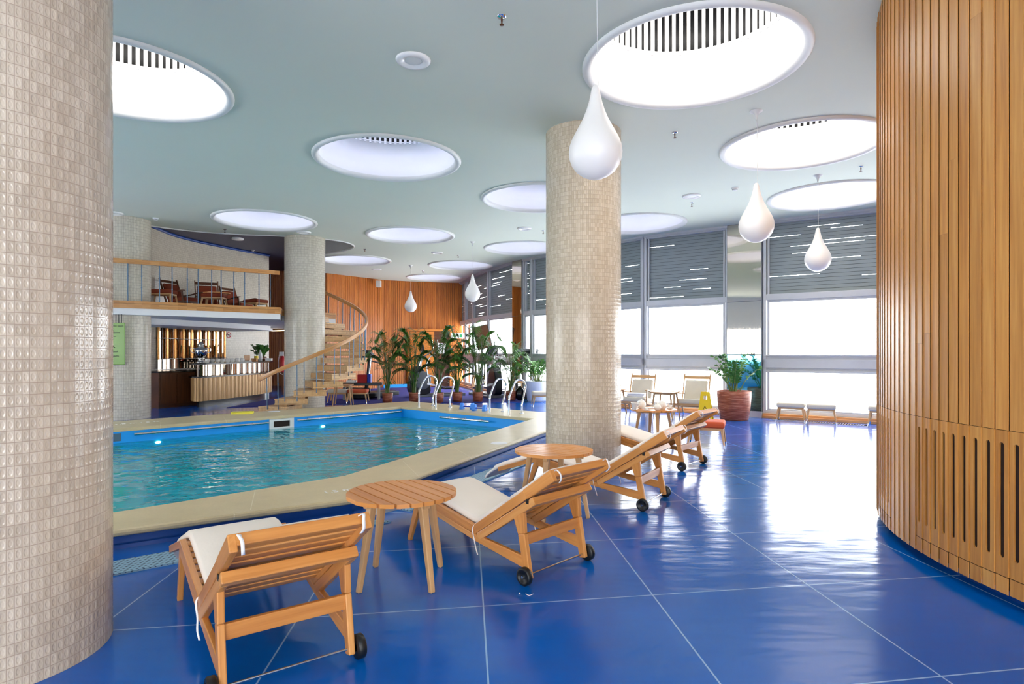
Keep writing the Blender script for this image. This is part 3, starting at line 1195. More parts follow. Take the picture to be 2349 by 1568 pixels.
for px, py, z_, lb in ((1686, 431, CEIL, 'white smoke detector left of the second drop lamp'), (357, 500, CEIL, 'white smoke detector near the balcony ceiling edge at left'),
                       (580, 573, 4.80, 'smoke detector on the dark ceiling over the balcony')):
    p = at(px, py, z_)
    if first:
        o0.location = p
        o0['label'] = lb
        first = False
    else:
        dup(o0, p, 0, lb)
p = at(545, 546, 4.80)
o = MB().lathe([(.001, -.05), (.16, -.05), (.17, -.03), (.17, 0)], n=32).build('ceiling_light', 'white_gloss', loc=p)
tag(o, 'flat round white lamp on the dark ceiling above the balcony', 'lamp')
# white wall speaker
p = aty(869, 23.6, 3.95)
o = thing('wall_speaker', 'white box loudspeaker high on the cedar slatted wall corner', 'speaker', p)
MB().box((-.09, -.1, 0), (.09, .08, .26)).build('cabinet', 'white_gloss', o, bevel=.01)
MB().box((-.075, -.108, .015), (.075, -.1, .245)).build('grille', 'trim_white', o)

# ------------------------------------------------------------ pool
pool = thing('swimming_pool', 'raised blue swimming pool with sandstone coping and grab rails', 'pool')
# coping: rounded nose ring built edge by edge
mc = MB()
n_ = len(INNER)
acc = 0.0
prof = [('i', -.03, -.055), ('i', -.03, -.012), ('i', -.018, 0), ('o', .018, 0), ('o', .034, -.01), ('o', .04, -.026), ('o', .034, -.045), ('o', .02, -.055)]


def off_corner(poly, k, dist):
    """move polygon corner outward by dist"""
    p0, p1, p2 = Vector(poly[k - 1]), Vector(poly[k]), Vector(poly[(k + 1) % len(poly)])
    a, b = (p1 - p0).normalized(), (p2 - p1).normalized()
    na, nb = Vector((a.y, -a.x)), Vector((b.y, -b.x))
    bis = (na + nb).normalized()
    return p1 + bis * dist / max(.4, bis.dot(na))


rings = []
for k in range(n_):
    row = []
    for side, dd_, dz in prof:
        src = INNER if side == 'i' else OUTER
        q_ = off_corner(src, k, (dd_ if side == 'o' else dd_))
        row.append(Vector((q_.x, q_.y, ZC + dz)))
    rings.append(row)
for k in range(n_):
    A_, B_ = rings[k], rings[(k + 1) % n_]
    L = (B_[3] - A_[3]).length
    for c in range(len(prof) - 1):
        mc.face([A_[c], A_[c + 1], B_[c + 1], B_[c]], [(acc, c * .1), (acc, c * .1 + .1), (acc + L, c * .1 + .1), (acc + L, c * .1)], smooth=c != 2)
    mc.face([A_[-1], A_[0], B_[0], B_[-1]])
    acc += L + .37
mc.build('coping', 'coping_stone', pool)
mcu = MB()
cr = [tuple(off_corner(OUTER, k, -.015)) for k in range(n_)]
mcu.wall(cr + [cr[0]], -.02, ZC - .05)
mcu.wall([tuple(off_corner(OUTER, k, .012)) for k in range(n_)] + [tuple(off_corner(OUTER, 0, .012))], -.01, .03)
mcu.build('curb', 'curb_blue', pool)
ml = MB()
ml.wall(INNER + [INNER[0]], -1.6, ZC - .05, flip=True)
ml.face([(p_[0], p_[1], -1.6) for p_ in INNER])
ml.build('liner', 'liner_blue', pool)
wd = MB()
wd.face([(p_[0], p_[1], -.10) for p_ in INNER])
wo = wd.build('pool_water', 'water')
wo['kind'] = 'stuff'
wo['label'] = 'rippled teal water filling the swimming pool'
wo['category'] = 'water'


def on_line(px, a, b):
    """point of plan line a-b seen at image column px"""
    k_ = (px - CX) / FPX
    d = (b[0] - a[0], b[1] - a[1])
    t_ = (k_ * a[1] - a[0]) / (d[0] - k_ * d[1])
    return Vector((a[0] + d[0] * t_, a[1] + d[1] * t_, 0))


def grab(px0, px1, a, b, z, inward):
    p, q = on_line(px0, a, b), on_line(px1, a, b)
    iw = Vector((inward[0], inward[1], 0)).normalized() * .07
    m_ = MB()
    p_, q_ = p + iw + Vector((0, 0, z)), q + iw + Vector((0, 0, z))
    m_.tube([p_, q_], .021, 10)
    L_ = (q - p).length
    for k in range(int(L_ / .6) + 1):
        c = p_ + (q_ - p_) * (k + .5) / (int(L_ / .6) + 1)
        m_.tube([c, c - iw + Vector((0, 0, .02))], .012, 6)
        m_.tube([c - (q_ - p_).normalized() * .03, c + (q_ - p_).normalized() * .03], .027, 8)
    m_.build('grab_rail', 'steel', pool)


inw = (fdi.y, -fdi.x)
grab(305, 613, fli, fci, .035, inw)
grab(678, 917, fli, fci, .035, inw)
rin = Vector((rdi.y, -rdi.x))
if rin.y > 0:
    rin = -rin
grab(1014, 1127, ri0, ri1, .02, rin)
# skimmer box
p = on_line(645, fli, fci)
sk = MB()
ux, uy = fdi.x, fdi.y
ix, iy = inw[0], inw[1]


def skp(a, o_, z):
    return (p.x + ux * a + ix * o_, p.y + uy * a + iy * o_, z)


for a0, a1, z0, z1 in ((-.25, .25, .05, .09), (-.25, -.17, -.07, .05), (.17, .25, -.07, .05), (-.25, .25, -.16, -.07)):
    sk.bar(skp((a0 + a1) / 2, .015, z0), skp((a0 + a1) / 2, .015, z1), a1 - a0, .05, (ux, uy, 0))
skr = sk.build('skimmer', 'trim_white', pool)
MB().bar(skp(0, .004, -.08), skp(0, .004, .06), .36, .01, (ux, uy, 0)).build('opening', 'soil', skr)
for px_ in (362, 740):
    q_ = on_line(px_, fli, fci)
    m_ = MB()
    c = Vector((q_.x + ix * .02, q_.y + iy * .02, -.145))
    rg = [c + Vector((ux * .05 * math.cos(t_), uy * .05 * math.cos(t_), .022 * math.sin(t_))) for t_ in [2 * PI * k / 16 for k in range(16)]]
    m_.face(rg)
    m_.face(list(reversed(rg)))
    m_.build('underwater_lamp', 'pool_lamp', pool)
# depth plate
q0, q1 = on_line(240, fli, fci), on_line(277, fli, fci)
m_ = MB().bar(q0 + Vector((ix * .01, iy * .01, 0)), q1 + Vector((ix * .01, iy * .01, 0)), .01, .13, (ix, iy, 0))
pp_ = m_.build('depth_plate', 'sign_plate', pool)
# inlaid lids on the coping
for px_, py_, r_ in ((1145, 1016, .12), (628, 943.5, .13)):
    c = at(px_, py_, ZC)
    MB().lathe([(r_, 0), (r_ - .01, .005), (.001, .006)], c, n=32).build('lid', 'paper', pool)
# depth lettering
tx = at(744, 1132, ZC)
sang = math.atan2(so1d.y, so1d.x)
text('1.5 m /', 'depth_marking', .12, 'paper', pool, (tx.x, tx.y, ZC + .0012), (0, 0, sang))
tx = at(262, 974, ZC)
text('1.5 m / 5 ft', 'depth_marking', .16, 'paper', pool, (tx.x, tx.y, ZC + .0012), (0, 0, math.atan2(fdi.y, fdi.x)))


# ladders
def ladder(fa, fb, label):
    fa, fb = at(*fa, ZC), at(*fb, ZC)
    sd = (fb - fa)
    L_ = sd.length
    sd.normalize()
    # local x along the edge, local y into the pool
    iw = Vector((sd.y, -sd.x, 0))
    root = thing('pool_ladder', label, 'ladder', (fa.x, fa.y, ZC), math.atan2(sd.y, sd.x), 'chrome pool ladders')
    path = [(.41, -.95), (.41, .30), (.40, .36), (.33, .50), (.25, .62), (.17, .69), (.07, .71), (-.03, .685), (-.10, .62), (-.115, .54), (-.09, .44), (-.04, .30), (-.005, .2), (0, .12), (0, .0)]
    for x_ in (0, L_):
        pts = smooth_poly([(x_, -d_, z_) for d_, z_ in path], 4)
        r_ = MB().tube(pts, .021, 12).build('rail', 'chrome', root)
        MB().lathe([(.022, .02), (.045, .012), (.05, 0)], (x_, 0, 0), n=20).build('foot_flange', 'chrome', r_)
    for z_ in (-.16, -.42, -.68):
        MB().box((0, -.45, z_ - .012), (L_, -.37, z_ + .012)).build('step', 'steel', root, bevel=.004)
    return root


ladder((993, 929.5), (1032, 933.5), 'left chrome pool ladder with two hooped handles, before the palms')
ladder((1153, 944.4), (1197, 948.2), 'right chrome pool ladder with two hooped handles, nearest the middle column')

# kickboard
c = at(557, 948, ZC)
kb = [(-.2, -.12), (.14, -.15), (.2, -.1), (.21, .1), (.15, .15), (-.2, .13), (-.23, 0)]
o = MB().prism(kb, 0, .035).build('kickboard', 'foam_yellow', bevel=.01, loc=(c.x, c.y, ZC + .001))
o.rotation_euler.z = .35
tag(o, 'yellow foam kickboard lying on the far pool coping', 'kickboard')


# foam dumbbells
def dumbbell(px, py, rot, label):
    c = at(px, py, ZC)
    root = thing('foam_dumbbell', label, 'dumbbell', (c.x, c.y, ZC), rot, 'blue foam water dumbbells')
    for sx in (-1, 1):
        hexp = [(-.085, 0), (.085, 0), (.095, .035), (.04, .135), (-.04, .135), (-.095, .035)]
        m_ = MB()
        a, b = sx * .085, sx * .155
        ra = [(a, y_, z_) for y_, z_ in hexp]
        rb = [(b, y_, z_) for y_, z_ in hexp]
        m_.loft(ra, rb)
        m_.build('head', 'foam_blue', root, bevel=.006)
        MB().tube([(b, 0, .06), (b + sx * .004, 0, .06)], .022, 10).build('end_cap', 'foam_dark_blue', root)
    MB().tube([(-.1, 0, .06), (.1, 0, .06)], .016, 10).build('grip', 'foam_dark_blue', root)


dumbbell(1072, 938, -.25, 'left blue foam dumbbell on the coping between the ladders')
dumbbell(1100, 942, -.3, 'right blue foam dumbbell on the coping between the ladders')


# open grid mats
def mat_strip(poly, label):
    d = Vector((poly[1][0] - poly[0][0], poly[1][1] - poly[0][1]))
    d.normalize()
    uvs = [(p_[0] * d.x + p_[1] * d.y, -p_[0] * d.y + p_[1] * d.x) for p_ in poly]
    m_ = MB()
    m_.prism(poly, .0, .012, top=False)
    m_.face([(p_[0], p_[1], .012) for p_ in poly], uvs)
    tag(m_.build('drainage_mat', 'grid_mat'), label, 'mat', 'pale blue drainage mats along the pool')


a_, b_ = at(258, 1321), at(897, 1197)
mdir = Vector((b_.x - a_.x, b_.y - a_.y, 0)).normalized()
mn = Vector((-mdir.y, mdir.x, 0)) * .29
a_ = a_ - mdir * 1.1
mat_strip([tuple(v[:2]) for v in (a_, b_, b_ + mn - mdir * .25, a_ + mn)], 'pale blue openwork mat along the near left pool curb')
a_, b_ = at(940, 1173), at(1205, 1067)
mdir = Vector((b_.x - a_.x, b_.y - a_.y, 0)).normalized()
b_ = b_ + mdir * .9
mn = Vector((-mdir.y, mdir.x, 0)) * .27
mat_strip([tuple(v[:2]) for v in (a_, b_, b_ + mn, a_ + mn - mdir * .0)], 'pale blue openwork mat along the curb behind the second lounger')

# carpet in the gym
cp = [(-8.2, 15.6), (-6.2, 15.9), (-4.6, 16.9), (-1.0, 17.0), (.6, 17.0), (.95, 17.5), (.1, 18.9), (-.9, 20.8), (-2.1, 25.0), (-4.9, 24.0), (-7.6, 21.9), (-10, 25), (-10.5, 23)]
cp = [(-7.3, 15.4), (-3.0, 16.9), (.3, 16.95), (.35, 18.5), (-.35, 19.0), (-1.15, 20.8), (-1.9, 22.6), (-2.4, 24.6), (-4.9, 23.6), (-6.9, 21.2), (-7.25, 19.9)]
tag(MB().prism(cp, .0, .012).build('carpet', 'carpet_blue'), 'deep blue carpet under the gym machines and stair area', 'carpet')


# ------------------------------------------------------------ sun loungers
def ribbon(mb, pts, w=.012, side=(1, 0, 0)):
    pts = smooth_poly(pts, 4)
    sd = Vector(side) * w / 2
    mb.grid([[p_ - sd for p_ in pts], [p_ + sd for p_ in pts]])


def make_lounger():
    root = thing('sun_lounger', '', 'lounger', group='wooden loungers with cream cushions')
    W = .275
    hin, kne, tip = (.50, .235), (1.14, .358), (1.60, .205)
    top0, top1 = (.02, .555), (-.20, .705)
    for sx in (-1, 1):
        x_ = sx * W
        # rear leg with flared head
        m_ = MB()
        m_.bar((x_, .0, .03), (x_, .055, .30), .032, .052, (1, 0, 0), h1=.06)
        m_.bar((x_, .055, .30), (x_, .085, .43), .032, .06, (1, 0, 0), h1=.10)
        m_.build('leg', 'teak', root, bevel=.006)
        m_ = MB().bar((x_, 1.13, .33), (x_, 1.255, 0), .03, .062, (1, 0, 0), h1=.032)
        m_.build('leg', 'teak', root, bevel=.005)
        # long lower side rail
        m_ = MB()
        m_.bar((x_ * 1.0, 1.14, .315), (x_, .50, .185), .03, .042)
        m_.bar((x_, .51, .187), (x_, .01, .125), .03, .045, h1=.075)
        m_.build('side_rail', 'teak', root, bevel=.005)
        wh = MB()
        a, b = sx * (W + .022), sx * (W + .062)
        cx_, cz = 0.0, .056
        n = 28
        rows = [[(xx, cx_ + r_ * math.cos(2 * PI * k / n), cz + r_ * math.sin(2 * PI * k / n)) for k in range(n)] for xx, r_ in ((a, .02), (a, .05), (a + sx * .006, .056), (b - sx * .006, .056), (b, .05), (b, .036), (b - sx * .006, .034), (b - sx * .006, .002))]
        if sx < 0:
            rows.reverse()
        wh.grid(rows, closed=True)
        wo_ = wh.build('wheel', 'rubber', root)
        MB().tube([(b - sx * .008, 0, cz), (b + sx * .003, 0, cz)], .008, 10).build('hub', 'chrome', wo_)
    MB().tube([(-W - .03, 0, .056), (W + .03, 0, .056)], .0065, 8).build('axle', 'steel', root)
    MB().bar((-W, .045, .265), (W, .045, .265), .026, .07, (0, 1, 0)).build('crossbar', 'teak', root, bevel=.004)
    # seat frame with slats
    m_ = MB()
    for sx in (-1, 1):
        m_.bar((sx * W, hin[0], hin[1] + .005), (sx * W, kne[0], kne[1]), .034, .055)
    for k in range(9):
        f_ = (k + .4) / 9
        y_, z_ = hin[0] + (kne[0] - hin[0]) * f_, hin[1] + (kne[1] - hin[1]) * f_ + .012
        m_.bar((-W, y_, z_), (W, y_, z_), .05, .014, (0, 1, .2))
    m_.build('seat_frame', 'teak', root, bevel=.004)
    m_ = MB()
    for sx in (-1, 1):
        m_.bar((sx * W, kne[0] - .01, kne[1]), (sx * W, tip[0], tip[1]), .034, .045)
    for k in range(5):
        f_ = (k + .5) / 5
        y_, z_ = kne[0] + (tip[0] - kne[0]) * f_, kne[1] + (tip[1] - kne[1]) * f_ + .01
        m_.bar((-W, y_, z_), (W, y_, z_), .05, .014, (0, 1, -.2))
    m_.build('footrest', 'teak', root, bevel=.004)
    # backrest
    bd = Vector((0, top0[0] - hin[0], top0[1] - hin[1])).normalized()
    bn = Vector((0, bd.z, -bd.y)) * -1
    if bn.z < 0:
        bn = -bn
    m_ = MB()
    for sx in (-1, 1):
        m_.bar((sx * W, hin[0] + .015, hin[1] - .01), (sx * W, top0[0], top0[1]), .034, .06)
        m_.bar((sx * W, top0[0] + .004, top0[1] - .002), (sx * W, top1[0], top1[1]), .034, .066, h1=.075)
    span = Vector((0, top1[0] - hin[0], top1[1] - hin[1]))
    for k in range(10):
        f_ = (k + .75) / 10.4
        y_, z_ = hin[0] + span.y * f_, hin[1] + span.z * f_
        w_ = .062
        c = Vector((0, y_, z_)) + bn * .002
        m_.bar((-W, c.y, c.z), (W, c.y, c.z), w_, .016, (0, bd.y, bd.z))
    c = Vector((0, top1[0] + .022, top1[1] - .014)) + bn * .012
    m_.bar((-W, c.y, c.z), (W, c.y, c.z), .05, .05, (0, bd.y, bd.z))
    m_.build('backrest', 'teak', root, bevel=.005)
    # swing support behind the backrest
    m_ = MB()
    for sx in (-1, 1):
        m_.bar((sx * W, .46, .195), (sx * W, -.02, .505), .034, .052)
    m_.bar((-W - .016, -.03, .512), (W + .016, -.03, .512), .055, .05, (0, bd.y, bd.z))
    m_.build('back_support', 'teak', root, bevel=.005)
    MB().box((-W - .018, -.012, .50), (-W + .03, .012, .528)).build('bracket', 'black', root)
    # cushion along the profile
    prof_ = [(1.82, .10), (1.77, .150), (1.70, .20), (1.58, .262), (1.40, .328), (1.22, .392), (1.12, .412), (1.0, .396), (.75, .342), (.56, .300), (.49, .305), (.40, .355), (.20, .482), (.0, .615), (-.10, .682), (-.175, .73)]
    prof_ = [Vector((0, a_ + (.03 if a_ < -.15 else 0), b_ + (-.022 if a_ < -.15 else (-.010 if a_ > .45 else 0)))) for a_, b_ in prof_]
    ps = smooth_poly(prof_, 4)
    th = .042
    Wc = .245
    rows = []
    for i_, p_ in enumerate(ps):
        d_ = (ps[min(i_ + 1, len(ps) - 1)] - ps[max(i_ - 1, 0)]).normalized()
        n2 = Vector((0, -d_.z, d_.y))
        if n2.z < 0:
            n2 = -n2
        edge_ = 1.0
        if i_ < 3 or i_ > len(ps) - 4:
            edge_ = .94
        tt = th * (.3 if i_ in (0, len(ps) - 1) else (.6 if i_ < 9 else 1.0))
        ring = []
        for sx, sz in ((-1, .0), (-1.0, .35), (-.985, .8), (-.94, 1.0), (-.5, 1.04), (0, 1.05), (.5, 1.04), (.94, 1.0), (.985, .8), (1.0, .35), (1, .0), (.94, -.12), (0, -.12), (-.94, -.12)):
            ring.append(p_ + Vector((sx * Wc * edge_, 0, 0)) + n2 * (sz * tt - .02))
        rows.append(ring)
    m_ = MB().grid(rows, closed=True)
    m_.face(list(reversed(rows[0])), smooth=True)
    m_.face(rows[-1], smooth=True)
    cu_ = m_.build('cushion', 'cream_fabric', root)
    for sx in (-1, 1):
        xo = sx * (W + .020)
        tb = MB()
        ribbon(tb, [(xo - sx * .03, .49, .285), (xo, .50, .26), (xo + sx * .004, .50, .22), (xo, .49, .17), (xo + sx * .004, .47, .12), (xo - sx * .004, .46, .075)], .009)
        tb.build('tie', 'ribbon', cu_, solid=.002)
        tb = MB()
        ribbon(tb, [(sx * (W - .05), -.165, .70), (sx * (W - .02), -.20, .735), (sx * (W - .028), -.228, .715), (sx * (W - .03), -.235, .68), (sx * (W - .035), -.215, .655)], .014)
        tb.build('tie', 'ribbon', cu_, solid=.002)
    return root


LG = [((-.98, 2.66), R_(36.0), 'nearest wooden lounger, in the bottom left, seen from behind'),
      ((.30, 3.95), R_(45.4), 'wooden lounger between the two round tables with its wheels on the right'),
      ((1.355, 5.72), R_(57.3), 'wooden lounger in front of the beige middle column, third from the camera'),
      ((2.26, 7.52), R_(49.5), 'farthest wooden lounger, beside the orange footstool')]
lg = make_lounger()
for i_, ((x_, y_), a, lb) in enumerate(LG):
    if i_ == 0:
        lg.location = (x_, y_, 0)
        lg.rotation_euler.z = a
        lg['label'] = lb
    else:
        dup(lg, (x_, y_, 0), a, lb, 'wooden loungers with cream cushions')


p = at(1214, 1364)
o = MB()
ribbon(o, [(-.02, .012, .004), (-.017, -.004, .006), (0, -.012, .003), (.02, -.004, .006), (.026, .004, .004)], .005, (.3, 1, 0))
o = o.build('thread_scrap', 'ribbon', solid=.002, loc=(p.x, p.y, 0))
tag(o, 'curled scrap of white ribbon lying on the blue floor by a lounger wheel', 'scrap')
p = at(1192, 1362)
o = MB().sphere((0, 0, .004), .005, 5).build('floor_crumb', 'paper', loc=(p.x, p.y, 0))
tag(o, 'tiny white crumb on the blue floor left of the ribbon scrap', 'crumb')


# ------------------------------------------------------------ round slatted tables
def make_table(topr=.345, h=.56, label='', grp='round slatted tables', loc=(0, 0, 0), rot=0, legrot=0):
    root = thing('round_table', label, 'table', loc, rot, grp)
    m_ = MB()
    N_ = 9
    w_ = 2 * topr / N_
    for k in range(N_):
        y0, y1 = -topr + k * w_ + .0055, -topr + (k + 1) * w_ - .0055
        ys = [y0 + (y1 - y0) * j_ / 5 for j_ in range(6)]
        right = [(math.sqrt(max(0, topr ** 2 - y_ ** 2)), y_) for y_ in ys]
        left = [(-x_, y_) for x_, y_ in reversed(right)]
        poly = right + left
        i0 = len(m_.f)
        m_.prism(poly, h - .024, h)
        for q_ in range(i0, len(m_.f)):
            m_.uv[q_] = [(u_ + k * 3.3, v_ + k * 1.7) for u_, v_ in m_.uv[q_]]
    m_.build('tabletop', 'table_top', root, bevel=.004)
    m_ = MB()
    for a in (0, PI / 2):
        d_ = Vector((math.cos(a + legrot), math.sin(a + legrot), 0))
        m_.bar(d_ * -topr * .78 + Vector((0, 0, h - .045)), d_ * topr * .78 + Vector((0, 0, h - .045)), .04, .04, (-d_.y, d_.x, 0))
    m_.build('brace', 'beech', root, bevel=.003)
    for k in range(4):
        a = legrot + k * PI / 2
        d_ = Vector((math.cos(a), math.sin(a), 0))
        m_ = MB().bar(d_ * .215 + Vector((0, 0, h - .025)), d_ * .31, .052, .044, (-d_.y, d_.x, 0), w1=.032, h1=.03)
        m_.build('leg', 'beech', root, bevel=.006)
    return root


make_table(label='round slatted table between the two nearest loungers', loc=(-.70, 3.83, 0), rot=math.atan2(-.6, .47), legrot=R_(45) - math.atan2(-.6, .47))
make_table(h=.58, label='round slatted table between the second and third loungers', loc=(.37, 5.33, 0), rot=math.atan2(-.29, .546), legrot=R_(70) - math.atan2(-.29, .546))
make_table(label='round slatted table set with teapots and cups behind the middle column', loc=(2.19, 9.3, 0), rot=math.atan2(-.6, .5), legrot=R_(50))


# ------------------------------------------------------------ stools, armchairs, side tables
def make_stool(cush, label, loc, rot, grp='padded footstools', w=.265, d=.22):
    root = thing('footstool', label, 'stool', loc, rot, grp)
    m_ = MB().box((-w, -d, .295), (w, d, .395))
    m_.build('seat_cushion', cush, root, bevel=.035, seg=4)
    m_ = MB()
    for y_ in (-d + .03, d - .03):
        m_.box((-w + .03, y_ - .012, .262), (w - .03, y_ + .012, .30))
    for x_ in (-w + .03, w - .03):
        m_.box((x_ - .012, -d + .03, .262), (x_ + .012, d - .03, .30))
    m_.build('seat_frame', 'beech', root, bevel=.004)
    for sx in (-1, 1):
        for sy in (-1, 1):
            a = Vector((sx * (w - .04), sy * (d - .04), .27))
            b = Vector((sx * (w - .005), sy * (d - .01), .05))
            l_ = MB().bar(a, b, .04, .034, (1, 0, 0), w1=.024, h1=.024).build('leg', 'beech', root, bevel=.005)
            dd_ = (b - a).normalized()
            MB().tube([b - dd_ * .005, b + dd_ * .052], [.0125, .008], 10).build('chrome_tip', 'chrome', l_)
    return root


st_o = make_stool('orange_fabric', 'bright orange footstool behind the farthest lounger backrest', (2.98, 9.2, 0), R_(-22))
st_w = make_stool('linen_fabric', 'grey-white footstool by the right window, left of the touching pair', (5.78, 12.45, 0), R_(-30))
G_ = 'padded footstools'
dup(st_w, (6.22, 12.10, 0), R_(-28), 'grey-white footstool by the right window, right of the touching pair', G_)
dup(st_w, (7.20, 11.62, 0), R_(-35), 'grey-white footstool mostly hidden behind the right oak wall edge', G_)
dup(st_w, (.80, 15.85, 0), R_(5), 'grey-white footstool half behind the middle column next to the white planter', G_)
dup(st_w, (-4.83, 16.75, 0), R_(4), 'grey footstool under the staircase beside the orange one', G_)
dup(st_o, (-4.28, 16.75, 0), R_(4), 'orange-red footstool under the staircase, beside the grey one', G_)


def make_armchair(cush, frame, label, loc, rot):
    """faces local -y"""
    root = thing('armchair', label, 'armchair', loc, rot, 'low wooden armchairs')
    w = .29
    m_ = MB().bar((0, -.30, .35), (0, .25, .29), .52, .12, (1, 0, 0))
    m_.build('seat_cushion', cush, root, bevel=.04, seg=4)
    m_ = MB().bar((0, .23, .33), (0, .42, .78), .50, .09, (1, 0, 0))
    m_.build('back_cushion', cush, root, bevel=.04, seg=4)
    m_ = MB()
    for sx in (-1, 1):
        m_.bar((sx * w, .22, .16), (sx * w, .49, .92), .026, .045)
    m_.bar((-w, .465, .845), (w, .465, .845), .026, .07, (0, 1, -.3))
    m_.bar((-w, .34, .48), (w, .34, .48), .026, .04, (0, 1, -.3))
    m_.build('back_frame', frame, root, bevel=.005)
    m_ = MB()
    for sx in (-1, 1):
        m_.bar((sx * w, -.30, .275), (sx * w, .28, .20), .028, .05)
    m_.bar((-w, -.28, .275), (w, -.28, .275), .028, .05, (0, 1, 0))
    m_.bar((-w, .26, .20), (w, .26, .20), .028, .05, (0, 1, 0))
    m_.build('seat_frame', frame, root, bevel=.005)
    for sx in (-1, 1):
        pts = smooth_poly([(sx * (w + .03), -.36, .565), (sx * (w + .03), -.22, .56), (sx * (w + .03), .05, .50), (sx * (w + .01), .36, .47)], 3)
        m_ = MB()
        for a_, b_ in zip(pts[:-1], pts[1:]):
            m_.bar(a_, b_, .06, .024)
        m_.build('armrest', frame, root, bevel=.005)
        m_ = MB().bar((sx * (w + .025), -.27, .55), (sx * (w + .01), -.34, .05), .032, .045, h1=.028)
        l_ = m_.build('leg', frame, root, bevel=.005)
        MB().tube([(sx * (w + .01), -.34, .055), (sx * (w + .008), -.347, .0)], [.013, .009], 8).build('chrome_tip', 'chrome', l_)
        m_ = MB().bar((sx * w, .24, .22), (sx * w, .34, .05), .03, .04, h1=.026)
        l_ = m_.build('leg', frame, root, bevel=.005)
        MB().tube([(sx * w, .34, .055), (sx * w, .347, .0)], [.013, .009], 8).build('chrome_tip', 'chrome', l_)
    return root


ac = make_armchair('linen_fabric', 'beech', 'wooden armchair with pale cushions right behind the yellow wet floor sign', (4.02, 13.45, 0), R_(-32))
dup(ac, (2.92, 14.0, 0), R_(-30), 'wooden armchair with pale cushions and folded towels on its seat', 'low wooden armchairs')


def make_sidetable(label, loc, rot, h=.56, w=.25):
    root = thing('side_table', label, 'side table', loc, rot, 'small square wooden tables')
    MB().box((-w, -w, h - .02), (w, w, h)).build('tabletop', 'rail_oak', root, bevel=.006)
    m_ = MB()
    for s_ in (-1, 1):
        m_.box((-w + .06, s_ * (w - .07) - .01, h - .06), (w - .06, s_ * (w - .07) + .01, h - .02))
        m_.box((s_ * (w - .07) - .01, -w + .06, h - .06), (s_ * (w - .07) + .01, w - .06, h - .02))
    m_.build('apron', 'beech', root)
    for sx in (-1, 1):
        for sy in (-1, 1):
            m_ = MB().bar((sx * (w - .07), sy * (w - .07), h - .02), (sx * (w - .01), sy * (w - .01), 0), .04, .036, (1, 0, 0), w1=.026, h1=.024)
            m_.build('leg', 'beech', root, bevel=.005)
    return root


sd0 = make_sidetable('square wooden side table between the two pale armchairs', (3.38, 13.25, 0), R_(-35))
dup(sd0, (2.35, 14.1, 0), R_(-40), 'square wooden side table cut off by the right edge of the middle column', 'small square wooden tables')
dup(sd0, (-4.52, 16.1, 0), R_(8), 'square wooden side table under the spiral staircase', 'small square wooden tables')
dup(sd0, (.18, 18.1, 0), R_(20), 'small wooden table holding a white bottle near the narrow mirrored pillar', 'small square wooden tables')
dup(sd0, (-1.2, 22.0, 0), R_(10), 'farthest small wooden table, by the corner of windows and cedar wall', 'small square wooden tables')

# folded towels on the armchair seat
c = Vector((2.92, 14.0, 0)) + Matrix.Rotation(R_(-30), 3, 'Z') @ Vector((0, -.06, 0))
for k, lb in enumerate(('lower folded white towel on the pale armchair seat', 'upper folded white towel on the pale armchair seat')):
    o = MB().box((-.2, -.15, 0), (.2, .15, .04)).build('towel', 'towel', bevel=.018, seg=3, loc=(c.x, c.y, .40 + k * .042))
    o.rotation_euler.z = R_(-30 + k * 8)
    tag(o, lb, 'towel', 'folded white towels')

# ------------------------------------------------------------ tea things
TZ = .5605


def teapot(x, y, rot, s, label):
    root = thing('teapot', label, 'teapot', (x, y, TZ), rot, 'white porcelain teapots')
    pr_ = [(.03, 0), (.045, .004), (.062, .03), (.07, .06), (.064, .09), (.045, .11), (.035, .115)]
    MB().lathe([(r_ * s, z_ * s) for r_, z_ in pr_], n=24).build('body', 'porcelain', root)
    MB().lathe([(.038 * s, .114 * s), (.03 * s, .126 * s), (.006 * s, .13 * s), (.01 * s, .14 * s), (.001, .147 * s)], n=20).build('lid', 'porcelain', root)
    MB().tube([(.055 * s, 0, .04 * s), (.09 * s, 0, .06 * s), (.105 * s, 0, .1 * s)], [.018 * s, .012 * s, .008 * s], 8).build('spout', 'porcelain', root)
    MB().tube(smooth_poly([(-.06 * s, 0, .095 * s), (-.1 * s, 0, .1 * s), (-.105 * s, 0, .06 * s), (-.062 * s, 0, .035 * s)], 4), .006 * s, 8).build('handle', 'porcelain', root)


tb = aty(1498, 9.3)
teapot(*aty(1519, 9.2)[:2], R_(10), 1.0, 'rightmost white teapot on the tea table')
teapot(*aty(1508, 9.05)[:2], R_(0), .78, 'small low white teapot in the middle of the tea table')
teapot(*aty(1471, 9.35)[:2], R_(60), 1.05, 'tall white teapot at the left of the tea table')


def cup(x, y, label, s=1.0, z=TZ, grp='white cups on the tea table'):
    root = thing('cup', label, 'cup', (x, y, z), rnd.uniform(0, 6), grp)
    MB().lathe([(.09 * s, .012 * s), (.06 * s, .004 * s), (.03 * s, .001)], n=20).build('saucer', 'porcelain', root)
    MB().lathe([(.02 * s, .006 * s), (.03 * s, .02 * s), (.042 * s, .065 * s), (.039 * s, .065 * s), (.026 * s, .02 * s), (.001, .014 * s)], n=20).build('bowl', 'porcelain', root)
    MB().tube(smooth_poly([(.038 * s, 0, .055 * s), (.06 * s, 0, .05 * s), (.034 * s, 0, .025 * s)], 4), .004 * s, 6).build('handle', 'porcelain', root)


